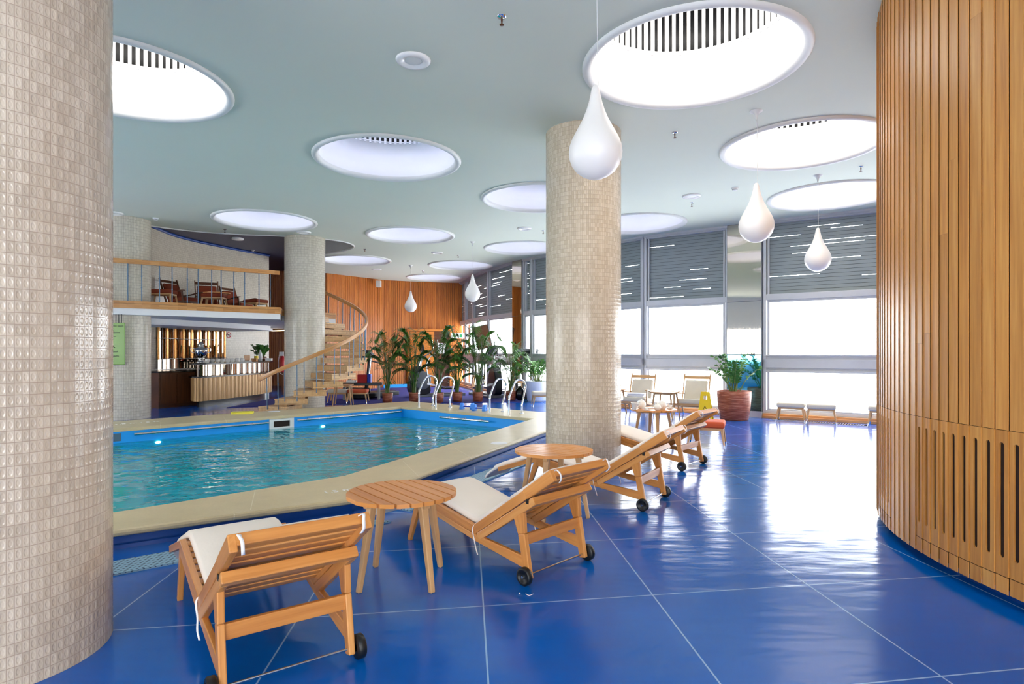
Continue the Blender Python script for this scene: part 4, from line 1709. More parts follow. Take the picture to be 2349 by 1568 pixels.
o = thing('milk_jug', 'tall white beaker at the left edge of the tea table', 'jug', (*aty(1455, 9.15)[:2], TZ), 0)
MB().lathe([(.03, 0), (.035, .01), (.045, .09), (.055, .105), (.051, .105), (.04, .085), (.001, .01)], n=20).build('body', 'porcelain', o)
MB().tube(smooth_poly([(.045, 0, .09), (.075, 0, .08), (.04, 0, .03)], 4), .005, 6).build('handle', 'porcelain', o)
cup(*aty(1537, 9.35)[:2], 'white cup and saucer at the right edge of the tea table', .8)
cup(*aty(1484, 9.02)[:2], 'white cup on saucer at the front of the tea table', .75)
c = aty(1492, 9.2)
o = MB().box((-.09, -.06, 0), (.09, .06, .012)).build('napkin', 'paper', loc=(c.x - .02, c.y + .12, TZ))
o.rotation_euler.z = .5
tag(o, 'folded white napkin among the teapots on the tea table', 'napkin')

# ------------------------------------------------------------ wet floor sign
c = aty(1618, 12.3)
ws = thing('wet_floor_sign', 'yellow folding wet floor sign with a slipping figure', 'sign', (c.x, c.y, 0), R_(-24))
for nm_, sy in (('front_panel', -1), ('back_panel', 1)):
    m_ = MB()
    # panel as a frame with a hand hole
    ang = sy * .13
    def V_(x_, z_, o_=0):
        return (x_, sy * (.15 * (1 - z_ / .62)) + o_, z_)
    for (xa, xb, za, zb) in ((-1, 1, 0.10, .46), (-1, -.35, .46, .54), (.35, 1, .46, .54), (-1, 1, .54, .62), (-1, -.72, 0, .10), (.72, 1, 0, .10)):
        wv = lambda x_, z_: x_ * (.155 - .07 * z_ / .62)
        q_ = [(wv(xa, za), za), (wv(xb, za), za), (wv(xb, zb), zb), (wv(xa, zb), zb)]
        m_.loft([V_(x_, z_, -.006) for x_, z_ in q_], [V_(x_, z_, .006) for x_, z_ in q_])
    fp = m_.build(nm_, 'sign_yellow', ws)
    if sy < 0:
        m_ = MB()
        def tri(s_, o_):
            return [V_(x_ * s_, .235 + z_ * s_, -o_) for x_, z_ in ((-.085, -.07), (.085, -.07), (0, .11))]
        A_, B_ = tri(1, .0085), tri(.8, .0085)
        for k in range(3):
            m_.face([A_[k], A_[(k + 1) % 3], B_[(k + 1) % 3], B_[k]])
        m_.tube([V_(-.035, .19, -.009), V_(-.005, .225, -.009), V_(.025, .255, -.009)], .007, 5)
        m_.tube([V_(-.005, .225, -.009), V_(.02, .195, -.009), V_(.04, .19, -.009)], .006, 5)
        m_.tube([V_(.005, .24, -.009), V_(-.02, .25, -.009)], .005, 5)
        m_.tube([V_(.028, .262, -.009), V_(.032, .27, -.009)], .010, 6)
        m_.build('pictogram', 'black', fp)


# ------------------------------------------------------------ plants
def zz_foliage(mb, rr, h, spread, nst, leaf=.055):
    for s_ in range(nst):
        a = rr.uniform(0, 2 * PI)
        r0 = rr.uniform(0, .12)
        lean = rr.uniform(.2, 1.0) * spread
        hh_ = h * rr.uniform(.55, 1.0)
        d_ = Vector((math.cos(a), math.sin(a), 0))
        base = d_ * r0
        pts = smooth_poly([base, base + d_ * lean * .25 + Vector((0, 0, hh_ * .45)), base + d_ * lean * .62 + Vector((0, 0, hh_ * .8)), base + d_ * lean + Vector((0, 0, hh_))], 5)
        mb.tube(pts, [.011 * (1 - .6 * i_ / len(pts)) for i_ in range(len(pts))], 5, m=1)
        sd = Vector((-d_.y, d_.x, 0))
        for i_ in range(5, len(pts)):
            t_ = (pts[i_] - pts[i_ - 1]).normalized()
            for sgn in (-1, 1):
                for rep in (0,):
                    c_ = pts[i_] - t_ * .02 * rep
                    ld = (sd * sgn * rr.uniform(.6, 1) + t_ * rr.uniform(.1, .7) + Vector((rr.uniform(-.4, .4), rr.uniform(-.4, .4), rr.uniform(-.4, .4)))).normalized()
                    wn = ld.cross(t_).normalized().cross(ld)
                    L_ = leaf * rr.uniform(.8, 1.25)
                    w_ = L_ * rr.uniform(.24, .34)
                    mb.face([c_, c_ + ld * L_ * .45 + wn * w_, c_ + ld * L_, c_ + ld * L_ * .45 - wn * w_], m=0)


def potted_zz(name, label, loc, potprof, potmat, h, spread, nst, seed, leaf=.055):
    rr = random.Random(seed)
    root = thing(name, label, 'plant', loc)
    MB().lathe(potprof, n=40).build('pot', potmat, root)
    top = potprof[-1]
    zt = max(p_[1] for p_ in potprof) - .04
    MB().lathe([(.001, zt), (top[0] * .99, zt - .005)], n=30).build('soil', 'soil', root)
    m_ = MB()
    zz_foliage(m_, rr, h, spread, nst, leaf)
    m_.build('foliage', ['zz_leaf', 'stem_green'], root, loc=(0, 0, zt))
    return root


c = aty(1684, 12.75)
potted_zz('potted_zz_plant', 'green leafy plant in a big combed terracotta pot before the mirrored pillar', (c.x, c.y, 0),
          [(.001, 0), (.27, 0), (.29, .02), (.325, .25), (.345, .5), (.345, .60), (.335, .615), (.31, .60), (.30, .5)], 'terracotta', .80, .55, 17, 5, .085)
c = aty(1233, 17.4)
potted_zz('potted_zz_plant', 'green leafy plant in a tall smooth white planter left of the middle column', (c.x, c.y, 0),
          [(.001, 0), (.27, 0), (.30, .05), (.36, .55), (.365, .585), (.35, .59), (.33, .55)], 'white_planter', .66, .6, 20, 9, .085)


def palm(px, Y, h, seed, label, nf=9, pot=(.13, .155, .28), spread=.62):
    nf += 4
    rr = random.Random(seed)
    c_ = aty(px, Y)
    root = thing('potted_palm', label, 'palm', (c_.x, c_.y, 0), 0, 'potted palms behind the pool')
    MB().lathe([(.001, 0), (pot[0], 0), (pot[1], pot[2]), (pot[1] - .012, pot[2] + .004), (pot[1] - .02, pot[2] - .03)], n=28).build('pot', 'terracotta', root)
    MB().lathe([(.001, pot[2] - .02), (pot[1] - .012, pot[2] - .02)], n=20).build('soil', 'soil', root)
    st, fo = MB(), MB()
    z0 = pot[2] - .03
    H = h - z0
    for f_ in range(nf):
        a = f_ * 2.399 + rr.uniform(-.4, .4)
        d_ = Vector((math.cos(a), math.sin(a), 0))
        lvl = (f_ + .6) / nf
        hz = H * (.35 + .62 * lvl) * rr.uniform(.92, 1.04)
        sp = spread * (1.05 - .45 * lvl) * rr.uniform(.8, 1.15)
        b = d_ * rr.uniform(.01, .06) + Vector((0, 0, z0))
        pts = smooth_poly([b, b + d_ * sp * .10 + Vector((0, 0, hz * .5)), b + d_ * sp * .35 + Vector((0, 0, hz * .88)), b + d_ * sp * .72 + Vector((0, 0, hz)),
                           b + d_ * sp * 1.12 + Vector((0, 0, hz * .90))], 12)
        st.tube(pts, [.014 * (1 - .8 * i_ / len(pts)) for i_ in range(len(pts))], 5)
        n0 = int(len(pts) * .42)
        up = Vector((0, 0, 1))
        cnt = len(pts) - n0
        for i_ in range(n0, len(pts)):
            t_ = (pts[i_] - pts[i_ - 1]).normalized()
            sd = t_.cross(up).normalized()
            fr_ = (i_ - n0) / cnt
            L_ = .42 * math.sin(PI * (.2 + .68 * fr_)) * rr.uniform(.85, 1.1)
            for sgn in (-1, 1):
                ld = (sd * sgn * 1.0 + t_ * (.3 + .6 * fr_) + up * .2).normalized()
                p0_ = pts[i_]
                p1_ = p0_ + ld * L_ * .5 + up * .015
                p2_ = p0_ + ld * L_ - up * L_ * rr.uniform(.02, .42)
                wn = ld.cross(up).normalized() * .014
                fo.face([p0_ - wn * .4, p1_ - wn, p1_ + wn, p0_ + wn * .4])
                fo.face([p1_ - wn, p2_, p1_ + wn])
    # a few grass-like lower leaves
    for k in range(10):
        a = rr.uniform(0, 6.28)
        d_ = Vector((math.cos(a), math.sin(a), 0))
        b = Vector((0, 0, z0))
        hz = rr.uniform(.3, .6)
        pts = smooth_poly([b, b + d_ * .08 + Vector((0, 0, hz * .7)), b + d_ * .2 + Vector((0, 0, hz)), b + d_ * .34 + Vector((0, 0, hz * .8))], 4)
        sd = Vector((-d_.y, d_.x, 0)) * .012
        fo.grid([[p_ - sd for p_ in pts], [p_ + sd for p_ in pts]])
    st.build('stem', 'stem_green', root)
    fo.build('foliage', 'palm_leaf', root)


palm(889, 16.9, 2.0, 1, 'potted palm nearest the staircase, first of the row behind the pool', 9)
palm(950, 17.1, 2.25, 2, 'tall potted palm second from the staircase with high arching fronds', 9, spread=.75)
palm(1006, 17.0, 2.2, 3, 'potted palm standing behind the hoops of the left pool ladder', 10, spread=.75)
palm(1049, 17.2, 1.75, 4, 'shorter potted palm just right of the left pool ladder', 8, spread=.6)
palm(1096, 17.3, 2.25, 5, 'bushy potted palm behind the blue foam dumbbells', 12, spread=.72)
palm(1172, 17.6, 1.75, 6, 'potted palm seen through the hoops of the right pool ladder', 8, spread=.6)


# ------------------------------------------------------------ gym machines
def elliptical(px, Y, rot, label, tall=1.75, disc=True):
    c_ = aty(px, Y)
    root = thing('elliptical_trainer', label, 'exercise machine', (c_.x, c_.y, .012), rot, 'gym machines behind the palms')
    m_ = MB().box((-.28, -.9, 0), (-.22, .8, .06)).box((.22, -.9, 0), (.28, .8, .06)).box((-.3, .7, 0), (.3, .8, .09)).box((-.3, -.9, 0), (.3, -.8, .09)).box((-.06, -.8, .03), (.06, .8, .10))
    m_.build('base', 'grey_plastic', root, bevel=.01)
    pts = [(0, .25, .1), (0, .85, .1), (0, .92, .5), (0, .80, .85), (0, .62, .98), (0, .45, .85), (0, .28, .5)]
    m_ = MB()
    s_ = smooth_poly(pts, 4, closed=True)
    m_.loft([(-.12, p_.y, p_.z) for p_ in s_], [(.12, p_.y, p_.z) for p_ in s_])
    m_.build('housing', 'dark_plastic', root, bevel=.02)
    if disc:
        for sx in (-1, 1):
            n = 28
            rows = [[(sx * x_, .5 + r_ * math.cos(2 * PI * k / n), .52 + r_ * math.sin(2 * PI * k / n)) for k in range(n)] for x_, r_ in ((.13, .29), (.16, .28), (.165, .22), (.17, .001))]
            m_ = MB().grid(rows, closed=True)
            m_.build('crank_disc', 'grey_plastic', root)
    MB().tube([(0, .62, .9), (0, .5, 1.3), (0, .46, tall * .8)], [.05, .045, .04], 10).build('mast', 'steel', root)
    k_ = MB().bar((0, .44, tall * .76), (0, .50, tall * .92), .32, .06).build('console', 'dark_plastic', root, bevel=.02)
    MB().bar((0, .405, tall * .79), (0, .462, tall * .90), .24, .01).build('display', 'grey_plastic', k_)
    for sx in (-1, 1):
        pts = [(sx * .27, .35, .45), (sx * .27, .42, 1.0), (sx * .26, .30, 1.25), (sx * .23, .12, 1.38), (sx * .22, .02, 1.52), (sx * .24, .05, tall)]
        MB().tube(smooth_poly(pts, 4), .02, 8).build('handlebar', 'steel' if disc else 'rubber', root)
        MB().bar((sx * .27, .4, .42), (sx * .2, -.55, .22), .04, .05).build('pedal_arm', 'steel', root)
        MB().box((sx * .2 - .08, -.6, .22), (sx * .2 + .08, -.2, .27)).build('pedal', 'dark_plastic', root, bevel=.01)


elliptical(1000, 19.3, R_(118), 'dark elliptical trainer behind the third and fourth palms', 1.8)
elliptical(1118, 19.2, R_(205), 'elliptical trainer with black curved handles behind the bushiest palm', 1.75, False)


def treadmill(px, Y, rot, label, ht=1.45):
    c_ = aty(px, Y)
    root = thing('treadmill', label, 'exercise machine', (c_.x, c_.y, .012), rot, 'gym machines behind the palms')
    MB().box((-.38, -.9, .04), (.38, .75, .18)).build('deck', 'dark_plastic', root, bevel=.02)
    MB().box((-.26, -.88, .181), (.26, .6, .19)).build('belt', 'rubber', root)
    MB().box((-.36, .35, .18), (.36, .8, .34)).build('motor_cover', 'dark_plastic', root, bevel=.05)
    for sx in (-1, 1):
        MB().bar((sx * .36, .6, .1), (sx * .36, .38, ht), .06, .11).build('upright', 'dark_plastic', root, bevel=.015)
        MB().bar((sx * .395, .56, .2), (sx * .395, .40, ht - .1), .012, .03).build('upright_strip', 'steel', root)
        MB().tube(smooth_poly([(sx * .36, .4, ht - .2), (sx * .36, .1, ht - .25), (sx * .36, -.05, ht - .3)], 3), .022, 8).build('handrail', 'rubber', root)
    k_ = MB().bar((-.4, .34, ht), (.4, .34, ht), .28, .10, (0, 1, .8)).build('console', 'dark_plastic', root, bevel=.02)
    MB().bar((-.2, .275, ht + .03), (.2, .275, ht + .03), .16, .01, (0, 1, .8)).build('display', 'grey_plastic', k_)


treadmill(850, 18.6, R_(150), 'dark treadmill standing between the staircase and the first palm', 1.35)
treadmill(1196, 18.75, R_(200), 'grey-topped machine console in front of the narrow mirrored pillar', 1.4)
# screen on an arm in front of the windows
p = aty(1108, 19.6)
sc_ = thing('gym_screen', 'tilted reddish display panel above the elliptical trainer by the windows', 'screen', (p.x, p.y, .012), R_(12))
MB().bar((0, .3, 0), (0, .12, 1.62), .05, .05).build('stand', 'grey_plastic', sc_)
MB().bar((0, .3, .02), (0, -.3, .02), .5, .04).build('foot', 'grey_plastic', sc_, bevel=.01)
Mx = Matrix.Rotation(R_(-14), 4, 'Y')
m_ = MB()
fr_ = [Mx @ Vector((x_, 0, z_)) + Vector((0, .06, 1.9)) for x_, z_ in ((-.25, -.38), (.25, -.38), (.25, .38), (-.25, .38))]
m_.loft(fr_, [v + Vector((0, .05, 0)) for v in fr_])
k_ = m_.build('screen_frame', 'black', sc_)
fi = [Mx @ Vector((x_, 0, z_)) + Vector((0, .055, 1.9)) for x_, z_ in ((-.225, -.355), (.225, -.355), (.225, .355), (-.225, .355))]
m_ = MB()
m_.face(fi)
m_.build('screen_face', 'walnut', k_)
# red crate and papers on the bench
p = aty(834, 18.0)
wb_ = thing('low_bench', 'black equipment bench behind the staircase feet', 'bench', (p.x, p.y, .012), R_(10))
MB().box((-.65, -.25, .42), (.55, .25, .5)).build('bench_pad', 'dark_plastic', wb_, bevel=.02)
for sx in (-.55, .45):
    MB().box((sx - .03, -.2, 0), (sx + .03, .2, .42)).build('leg', 'grey_plastic', wb_)
o = MB().box((-.16, -.1, 0), (.12, .1, .24)).build('carton', 'red', loc=(p.x + .0, p.y, .513))
tag(o, 'red box standing on the black bench beside the stairs', 'box')
o = MB().box((-.05, -.1, 0), (.05, .1, .25)).build('carton', 'blue_paint', loc=(p.x + .18, p.y + .02, .513))
tag(o, 'small blue box standing against the red box', 'box')
o = MB().box((-.14, -.1, 0), (.12, .1, .06)).build('paper_stack', 'paper', loc=(p.x - .35, p.y, .513))
tag(o, 'stack of white papers on the black bench under the stairs', 'papers')
# water bottle and bag by the narrow pillar
p = Vector((.18, 18.1, 0))
o = MB().lathe([(.001, 0), (.06, 0), (.065, .02), (.065, .16), (.03, .2), (.03, .24), (.038, .25), (.038, .28), (.001, .285)], n=20).build('water_bottle', 'white_gloss', loc=(.24, 18.05, .5605))
tag(o, 'white bottle standing on the small table near the narrow mirrored pillar', 'bottle')
o = MB().sphere((0, 0, .2), .2, 8, sc=(.75, .6, 1)).build('bag', 'fridge_dark', loc=(*aty(1193, 17.6)[:2], .0))
tag(o, 'black bag on the floor beside the tall white planter', 'bag')

# ------------------------------------------------------------ balcony
BZ = 2.5
bpx = [(150, 683), (200, 685.5), (258, 688), (345, 691.5), (450, 696), (550, 700.6), (642, 704.6)]
bedge = [at(px, py, BZ) for px, py in bpx]
be = [(p_[0], p_[1]) for p_ in smooth_poly([(p_.x, p_.y, 0) for p_ in bedge], 5)]
back = [(-5.85, 15.3), (-5.45, 15.9), (-4.9, 16.7), (-5.3, 17.6), (-6.6, 19.5)] + [(x_ + .06, y_ - .06) for x_, y_ in reversed(tws)] + [(-10.2, 14.6), (-10.6, 10.8)]
bal = thing('balcony', 'upper balcony with oak fascia and white underside above the bar', 'balcony')
poly = be + back
MB().prism(poly, BZ - .29, BZ - .155).build('slab', 'white_paint', bal)
m = MB()
m.prism(poly, BZ - .15, BZ, side=False, bottom=False)
m.build('deck', 'walnut', bal)
m = MB()
fz = [(BZ - .155, BZ - .06), (BZ - .055, BZ + .0)]
for j_, (z0, z1) in enumerate(fz):
    pts = be + [(-5.85, 15.3), (-5.45, 15.9), (-4.9, 16.7), (-5.3, 17.6)]
    for a_, b_ in zip(pts[:-1], pts[1:]):
        m.bar((a_[0], a_[1], (z0 + z1) / 2), (b_[0], b_[1], (z0 + z1) / 2), .05 - .01 * j_, z1 - z0, (0, 1, 0))
m.build('fascia', 'rail_oak', bal)
# railing
rl = thing('balcony_railing', 'oak handrail on slim grey posts along the balcony edge', 'railing')
m = MB()
for a_, b_ in zip(be[:-1], be[1:]):
    m.bar((a_[0] - .03, a_[1] + .05, BZ + .83), (b_[0] - .03, b_[1] + .05, BZ + .83), .05, .095, (0, 1, 0))
m.build('handrail', 'rail_oak', rl)


def on_edge(px):
    best = None
    for a_, b_ in zip(be[:-1], be[1:]):
        pa, pb = CX + FPX * a_[0] / a_[1], CX + FPX * b_[0] / b_[1]
        if pa <= px <= pb:
            return on_line(px, a_, b_)
    return Vector((be[0][0], be[0][1], 0))


for px_ in (180, 215, 250, 293, 325, 366, 395, 430, 455, 486, 508, 537, 562, 595, 621):
    q_ = on_edge(px_)
    m = MB().tube([(q_.x - .03, q_.y + .05, BZ), (q_.x - .03, q_.y + .05, BZ + .79)], .011, 8)
    for z_ in (.28, .52):
        m.tube([(q_.x - .03, q_.y + .05, BZ + z_), (q_.x - .03, q_.y + .05, BZ + z_ + .02)], .016, 8)
    m.build('baluster', 'baluster', rl)
# back railing seen beyond, at the stair arrival
m = MB().tube([(-7.4, 19.2, BZ + .85), (-8.6, 20.6, BZ + .85)], .03, 8)
# curved white bulkhead over the bar
bk = [aty(300, 13.6), aty(345, 13.9), aty(400, 14.5), aty(450, 15.1), aty(500, 15.8), aty(550, 16.6), aty(600, 17.6), aty(621, 18.3), aty(612, 19.2)]
bks = [(p_[0], p_[1]) for p_ in smooth_poly(bk, 4)]
m = MB()
m.wall(bks, 2.10, 2.21)
m.wall([(x_ + .02, y_ + .1) for x_, y_ in bks], 2.07, 2.13)
m.prism(bks + [(-9.0, 19.6), (-13, 19), (-13, 13.6)], 2.09, 2.10, side=False)
struct(m.build('trim_4', 'white_paint'))
p0, p1 = aty(618, 20.3, 2.13), aty(655, 20.6, 2.16)
o = MB().tube([p0, p1], .02, 6).build('strip_light', 'strip_lamp')
tag(o, 'thin warm light strip under the balcony above the bar end', 'lamp')

# balcony furniture
zb = BZ + .001
abr = make_armchair('brown_fabric', 'walnut', 'rust-coloured armchair on the balcony, leftmost and tallest', (-8.95, 16.35, zb), R_(75))
dup(abr, (-8.75, 17.35, zb), R_(200), 'rust-coloured armchair on the balcony partly behind the small round table', 'low wooden armchairs')
dup(abr, (-8.3, 18.3, zb), R_(70), 'rust-coloured armchair on the balcony nearest its right footstool', 'low wooden armchairs')
sbr = make_stool('brown_fabric', 'rust footstool at the left end of the balcony, beside the grey column', (-8.25, 14.2, zb), R_(10))
dup(sbr, (-7.5, 15.15, zb), R_(12), 'rust footstool on the balcony in front of the small round table', G_)
dup(sbr, (-7.2, 16.9, zb), R_(-25), 'rust footstool at the right end of the balcony seats', G_)
make_table(.33, .52, 'dark round table on the balcony among the rust armchairs', 'round slatted tables', (-7.95, 16.2, zb), .4, .5)

# hanging green direction sign
sg = thing('hanging_sign', 'lime green sign hanging on black rods under the balcony', 'sign', (*aty(262, 12.47)[:2], 0), R_(0))
sx0 = aty(150, 12.47).x - aty(262, 12.47).x
sx1 = aty(287, 12.47).x - aty(262, 12.47).x
zt_, zb_ = 1.45 + 65 * 12.47 / 1380, 1.45 - 31 * 12.47 / 1380
m = MB().box((sx0, -.01, zb_), (sx1, .01, zt_))
pn = m.build('panel', 'sign_green', sg, bevel=.02)
for px_ in (259, 266, 272.5, 279):
    x_ = aty(px_, 12.47).x - aty(262, 12.47).x
    MB().tube([(x_, 0, zt_), (x_, 0, BZ - .285)], .007, 6).build('rod', 'black', sg)
tx0 = aty(259.5, 12.47).x - aty(262, 12.47).x
for s_, z_, hgt in (('the pool', 1.955, .062), ('fitness', 1.82, .058), ('spa', 1.745, .05), ('pool', 1.425, .056), ('sauna', 1.335, .056)):
    text(s_, 'lettering', hgt, 'black', pn, (tx0, -.0125, z_), (PI / 2, 0, 0), .0005)
MB().tube([(tx0, -.013, 1.56), (tx0 + .045, -.013, 1.52)], .006, 5).build('arrow', 'black', pn)

# ------------------------------------------------------------ spiral stair around the column
SX, SY, RI, RO = -5.23, 15.2, .50, 1.52
stair = thing('spiral_staircase', 'oak spiral staircase with floating treads and curved handrail', 'staircase', (SX, SY, 0))
NSTEP, RISE, DA = 13, .183, R_(16.2)
A0 = R_(-99)


def pol(r, a, z):
    return (r * math.cos(a), r * math.sin(a), z)


for k in range(NSTEP):
    a = A0 + k * DA
    z1 = (k + 1) * RISE
    w = R_(14.0)
    ring = [pol(RI - .02, a - w * 1.5, 0), pol(RO, a - w, 0), pol(RO, a + w, 0), pol(RI - .02, a + w * 1.5, 0)]
    m = MB()
    zt = z1
    for th_, ins in ((.034, 0), (.07, .006), (.03, 0)):
        rg = [pol(RI - .02, a - w * 1.5, 0), pol(RO - ins, a - w + ins, 0), pol(RO - ins, a + w - ins, 0), pol(RI - .02, a + w * 1.5, 0)]
        m.loft([(p_[0], p_[1], zt - th_) for p_ in rg], [(p_[0], p_[1], zt) for p_ in rg])
        zt -= th_ + .002
    tr_ = m.build('tread', 'stair_oak', stair, bevel=.003)
    if k:
        m = MB()
        rg = [pol(RO - .42, a - w * .9, 0), pol(RO - .12, a - w * .9, 0), pol(RO - .12, a - w * .3, 0), pol(RO - .42, a - w * .3, 0)]
        m.loft([(p_[0], p_[1], z1 - RISE - .0) for p_ in rg], [(p_[0], p_[1], zt + .01) for p_ in rg])
        m.build('spacer', 'stair_oak', tr_)
rail_pts = []
ZR = lambda a_: RISE * (1 + (a_ - A0) / DA) + .765
for i_ in range(-1, 54):
    a = A0 - R_(9) + i_ * DA / 4
    z_ = ZR(a)
    rail_pts.append(Vector(pol(RO + .0, a, z_)))
m = MB()
rows = []
for i_, p_ in enumerate(rail_pts):
    d_ = (rail_pts[min(i_ + 1, len(rail_pts) - 1)] - rail_pts[max(i_ - 1, 0)]).normalized()
    rad = Vector((p_.x, p_.y, 0)).normalized()
    up = rad.cross(d_).normalized()
    if up.z < 0:
        up = -up
    rows.append([p_ + rad * x_ + up * y_ for x_, y_ in ((-.022, -.045), (.022, -.045), (.026, 0), (.022, .045), (-.022, .045), (-.026, 0))])
uvs_ = [[(i_ * .1, .05 * j_) for j_ in range(6)] for i_ in range(len(rows))]
m.grid(rows, uvs_, closed=True, smooth=False)
m.face(list(reversed(rows[0])))
m.face(rows[-1])
m.build('handrail', 'rail_oak', stair)
for k in range(NSTEP):
    for h_ in ((-.32, .32) if k < NSTEP else (0,)):
        a = A0 + (k + h_) * DA
        zt = (k + 1) * RISE
        # rail height above this angle
        zr = ZR(a)
        m = MB().tube([pol(RO - .03, a, zt - .06), pol(RO - .01, a, zr - .03)], .0105, 8)
        for f_ in (.35, .62):
            z_ = zt + (zr - zt) * f_
            m.tube([pol(RO - .022, a, z_), pol(RO - .022, a, z_ + .018)], .016, 8)
        m.build('baluster', 'baluster', stair)

# ------------------------------------------------------------ bar
bar = thing('bar_counter', 'curved bar counter with fluted tan front and mirrored band', 'bar')
bf = [aty(440, 16.6), aty(440, 15.65), aty(452, 15.42), aty(470, 15.6), aty(495, 16.0), aty(525, 16.5), aty(556, 17.1), aty(590, 17.9), aty(612, 18.6), aty(622, 19.2), aty(618, 19.8)]
bs = [Vector((p_[0], p_[1], 0)) for p_ in smooth_poly(bf, 6)]
# resample to flutes
cum = [0]
for a_, b_ in zip(bs[:-1], bs[1:]):
    cum.append(cum[-1] + (b_ - a_).length)


def along(s):
    s = max(0, min(cum[-1] - 1e-5, s))
    for i_ in range(len(cum) - 1):
        if cum[i_ + 1] >= s:
            f_ = (s - cum[i_]) / max(1e-6, cum[i_ + 1] - cum[i_])
            return bs[i_].lerp(bs[i_ + 1], f_), (bs[i_ + 1] - bs[i_]).normalized()


def offs(s, d_):
    p_, t_ = along(s)
    return p_ + Vector((t_.y, -t_.x, 0)) * d_


m = MB()
NF = 34
fw = cum[-1] / NF
for k in range(NF):
    pts = [offs(k * fw + fw * j_ / 8, .02 * math.sin(PI * j_ / 8) ** .6) for j_ in range(9)]
    m.grid([[(p_.x, p_.y, .16) for p_ in pts], [(p_.x, p_.y, .765) for p_ in pts]])
m.build('front_panel', 'bar_panel', bar)
ring_o = [offs(cum[-1] * k / 40, .06) for k in range(41)]
ring_i = [offs(cum[-1] * k / 40, -.02) for k in range(41)]
MB().wall([p_[:2] for p_ in [offs(cum[-1] * k / 40, -.12) for k in range(41)]], 0, .17).build('plinth', 'bar_dark', bar)


def ledge(o_, i_, z0, z1, nm, mt, n=40):
    a = [offs(cum[-1] * k / n, o_) for k in range(n + 1)]
    b = [offs(cum[-1] * k / n, i_) for k in range(n + 1)]
    m_ = MB()
    rows_ = [[(p_.x, p_.y, z0) for p_ in b], [(p_.x, p_.y, z0) for p_ in a], [(p_.x, p_.y, z1) for p_ in a], [(p_.x, p_.y, z1) for p_ in b]]
    m_.grid(rows_, smooth=False)
    return m_.build(nm, mt, bar)


ledge(.07, -.5, .765, .80, 'ledge', 'bar_dark')
ledge(.06, -.55, 1.10, 1.135, 'bar_top', 'bar_dark')
m = MB()
for k in range(60):
    a_, b_ = offs(cum[-1] * k / 60 + .004, -.1), offs(cum[-1] * (k + 1) / 60 - .004, -.1 + (.012 if k % 3 == 1 else -.012))
    m.wall([a_[:2], b_[:2]], .80, 1.10)
m.build('mirror_band', 'bronze_mirror', bar)
# back counter, shelves and mirrors behind
bc = thing('back_counter', 'dark back counter with wooden doors behind the bar', 'counter', (*aty(400, 16.0)[:2], 0), R_(72))
MB().box((-.75, -.3, .0), (.75, .3, .9)).build('body', 'walnut', bc)
MB().box((-.8, -.34, .9), (.8, .34, .94)).build('worktop', 'bar_dark', bc, bevel=.005)
for x_ in (-.7, -.2, .3):
    MB().box((x_, -.315, .1), (x_ + .46, -.3, .86)).build('door', 'walnut', bc, bevel=.003)
shx = thing('bar_shelving', 'mirrored back bar with brass tubes and glass shelves', 'shelving')
mm = MB()
sp = [on_line(px_, tws[j_], tws[j_ + 1]) if False else None for px_, j_ in ()]
sel = [Vector((x_, y_, 0)) for x_, y_ in tws if 356 < CX + FPX * x_ / y_ < 512]
pv = []
for a_, b_ in zip(tws[:-1], tws[1:]):
    pa, pb = CX + FPX * a_[0] / a_[1], CX + FPX * b_[0] / b_[1]
    pv.append((pa, pb, a_, b_))


def on_tile(px_):
    for pa, pb, a_, b_ in pv:
        if pa <= px_ <= pb:
            return on_line(px_, a_, b_)


MP = [on_tile(358 + k * 9.5) for k in range(17)]
for j_, (a_, b_) in enumerate(zip(MP[:-1], MP[1:])):
    d_ = (b_ - a_).normalized()
    n2 = Vector((d_.y, -d_.x, 0))
    w_ = n2 * (.05 + .02 * (j_ % 2))
    mm.wall([(a_ + w_)[:2], (b_ + w_)[:2]], .95, 2.12)
mm.build('mirror', 'bronze_mirror', shx)
for j_ in range(0, 17, 2):
    a_ = MP[j_] + Vector((.12, -.10, 0))
    MB().tube([(a_.x, a_.y, 1.22), (a_.x, a_.y, 2.12)], .035, 10).build('brass_tube', 'brass', shx)
for z_ in (1.24, 1.80):
    m = MB()
    for a_, b_ in zip(MP[:-1], MP[1:]):
        m.bar(a_ + Vector((.12, -.12, z_)), b_ + Vector((.12, -.12, z_)), .2, .015, (1, -1, 0))
    m.build('shelf', 'bar_dark', shx)
m = MB()
for a_, b_ in zip(MP[:-1], MP[1:]):
    m.bar(a_ + Vector((.1, -.1, 2.15)), b_ + Vector((.1, -.1, 2.15)), .25, .07, (1, -1, 0))
m.build('top_board', 'white_paint', shx)

# no smoking sign on the tiles
c = on_tile(523) + Vector((.03, -.03, 0))
ang_ = math.atan2(tws[-8][1] - tws[-9][1], tws[-8][0] - tws[-9][0])
ns = thing('no_smoking_sign', 'round red no smoking sign on the tiled wall behind the bar', 'sign', (c.x + .02, c.y - .03, 1.97), ang_)
ring = [(.085 * math.cos(2 * PI * k / 28), 0, .085 * math.sin(2 * PI * k / 28)) for k in range(29)]
MB().tube(ring, .011, 6).tube([(-.06, 0, .06), (.06, 0, -.06)], .010, 6).build('ring', 'red', ns)
MB().box((-.05, -.004, -.012), (.04, .004, .012)).build('cigarette', 'black', ns)

TB = 1.136


def on_bar(px, back_=.25):
    best = min(range(200), key=lambda k: abs(CX + FPX * offs(cum[-1] * (.12 + .86 * k / 200), -back_).x / offs(cum[-1] * (.12 + .86 * k / 200), -back_).y - px))
    return offs(cum[-1] * (.12 + .86 * best / 200), -back_)


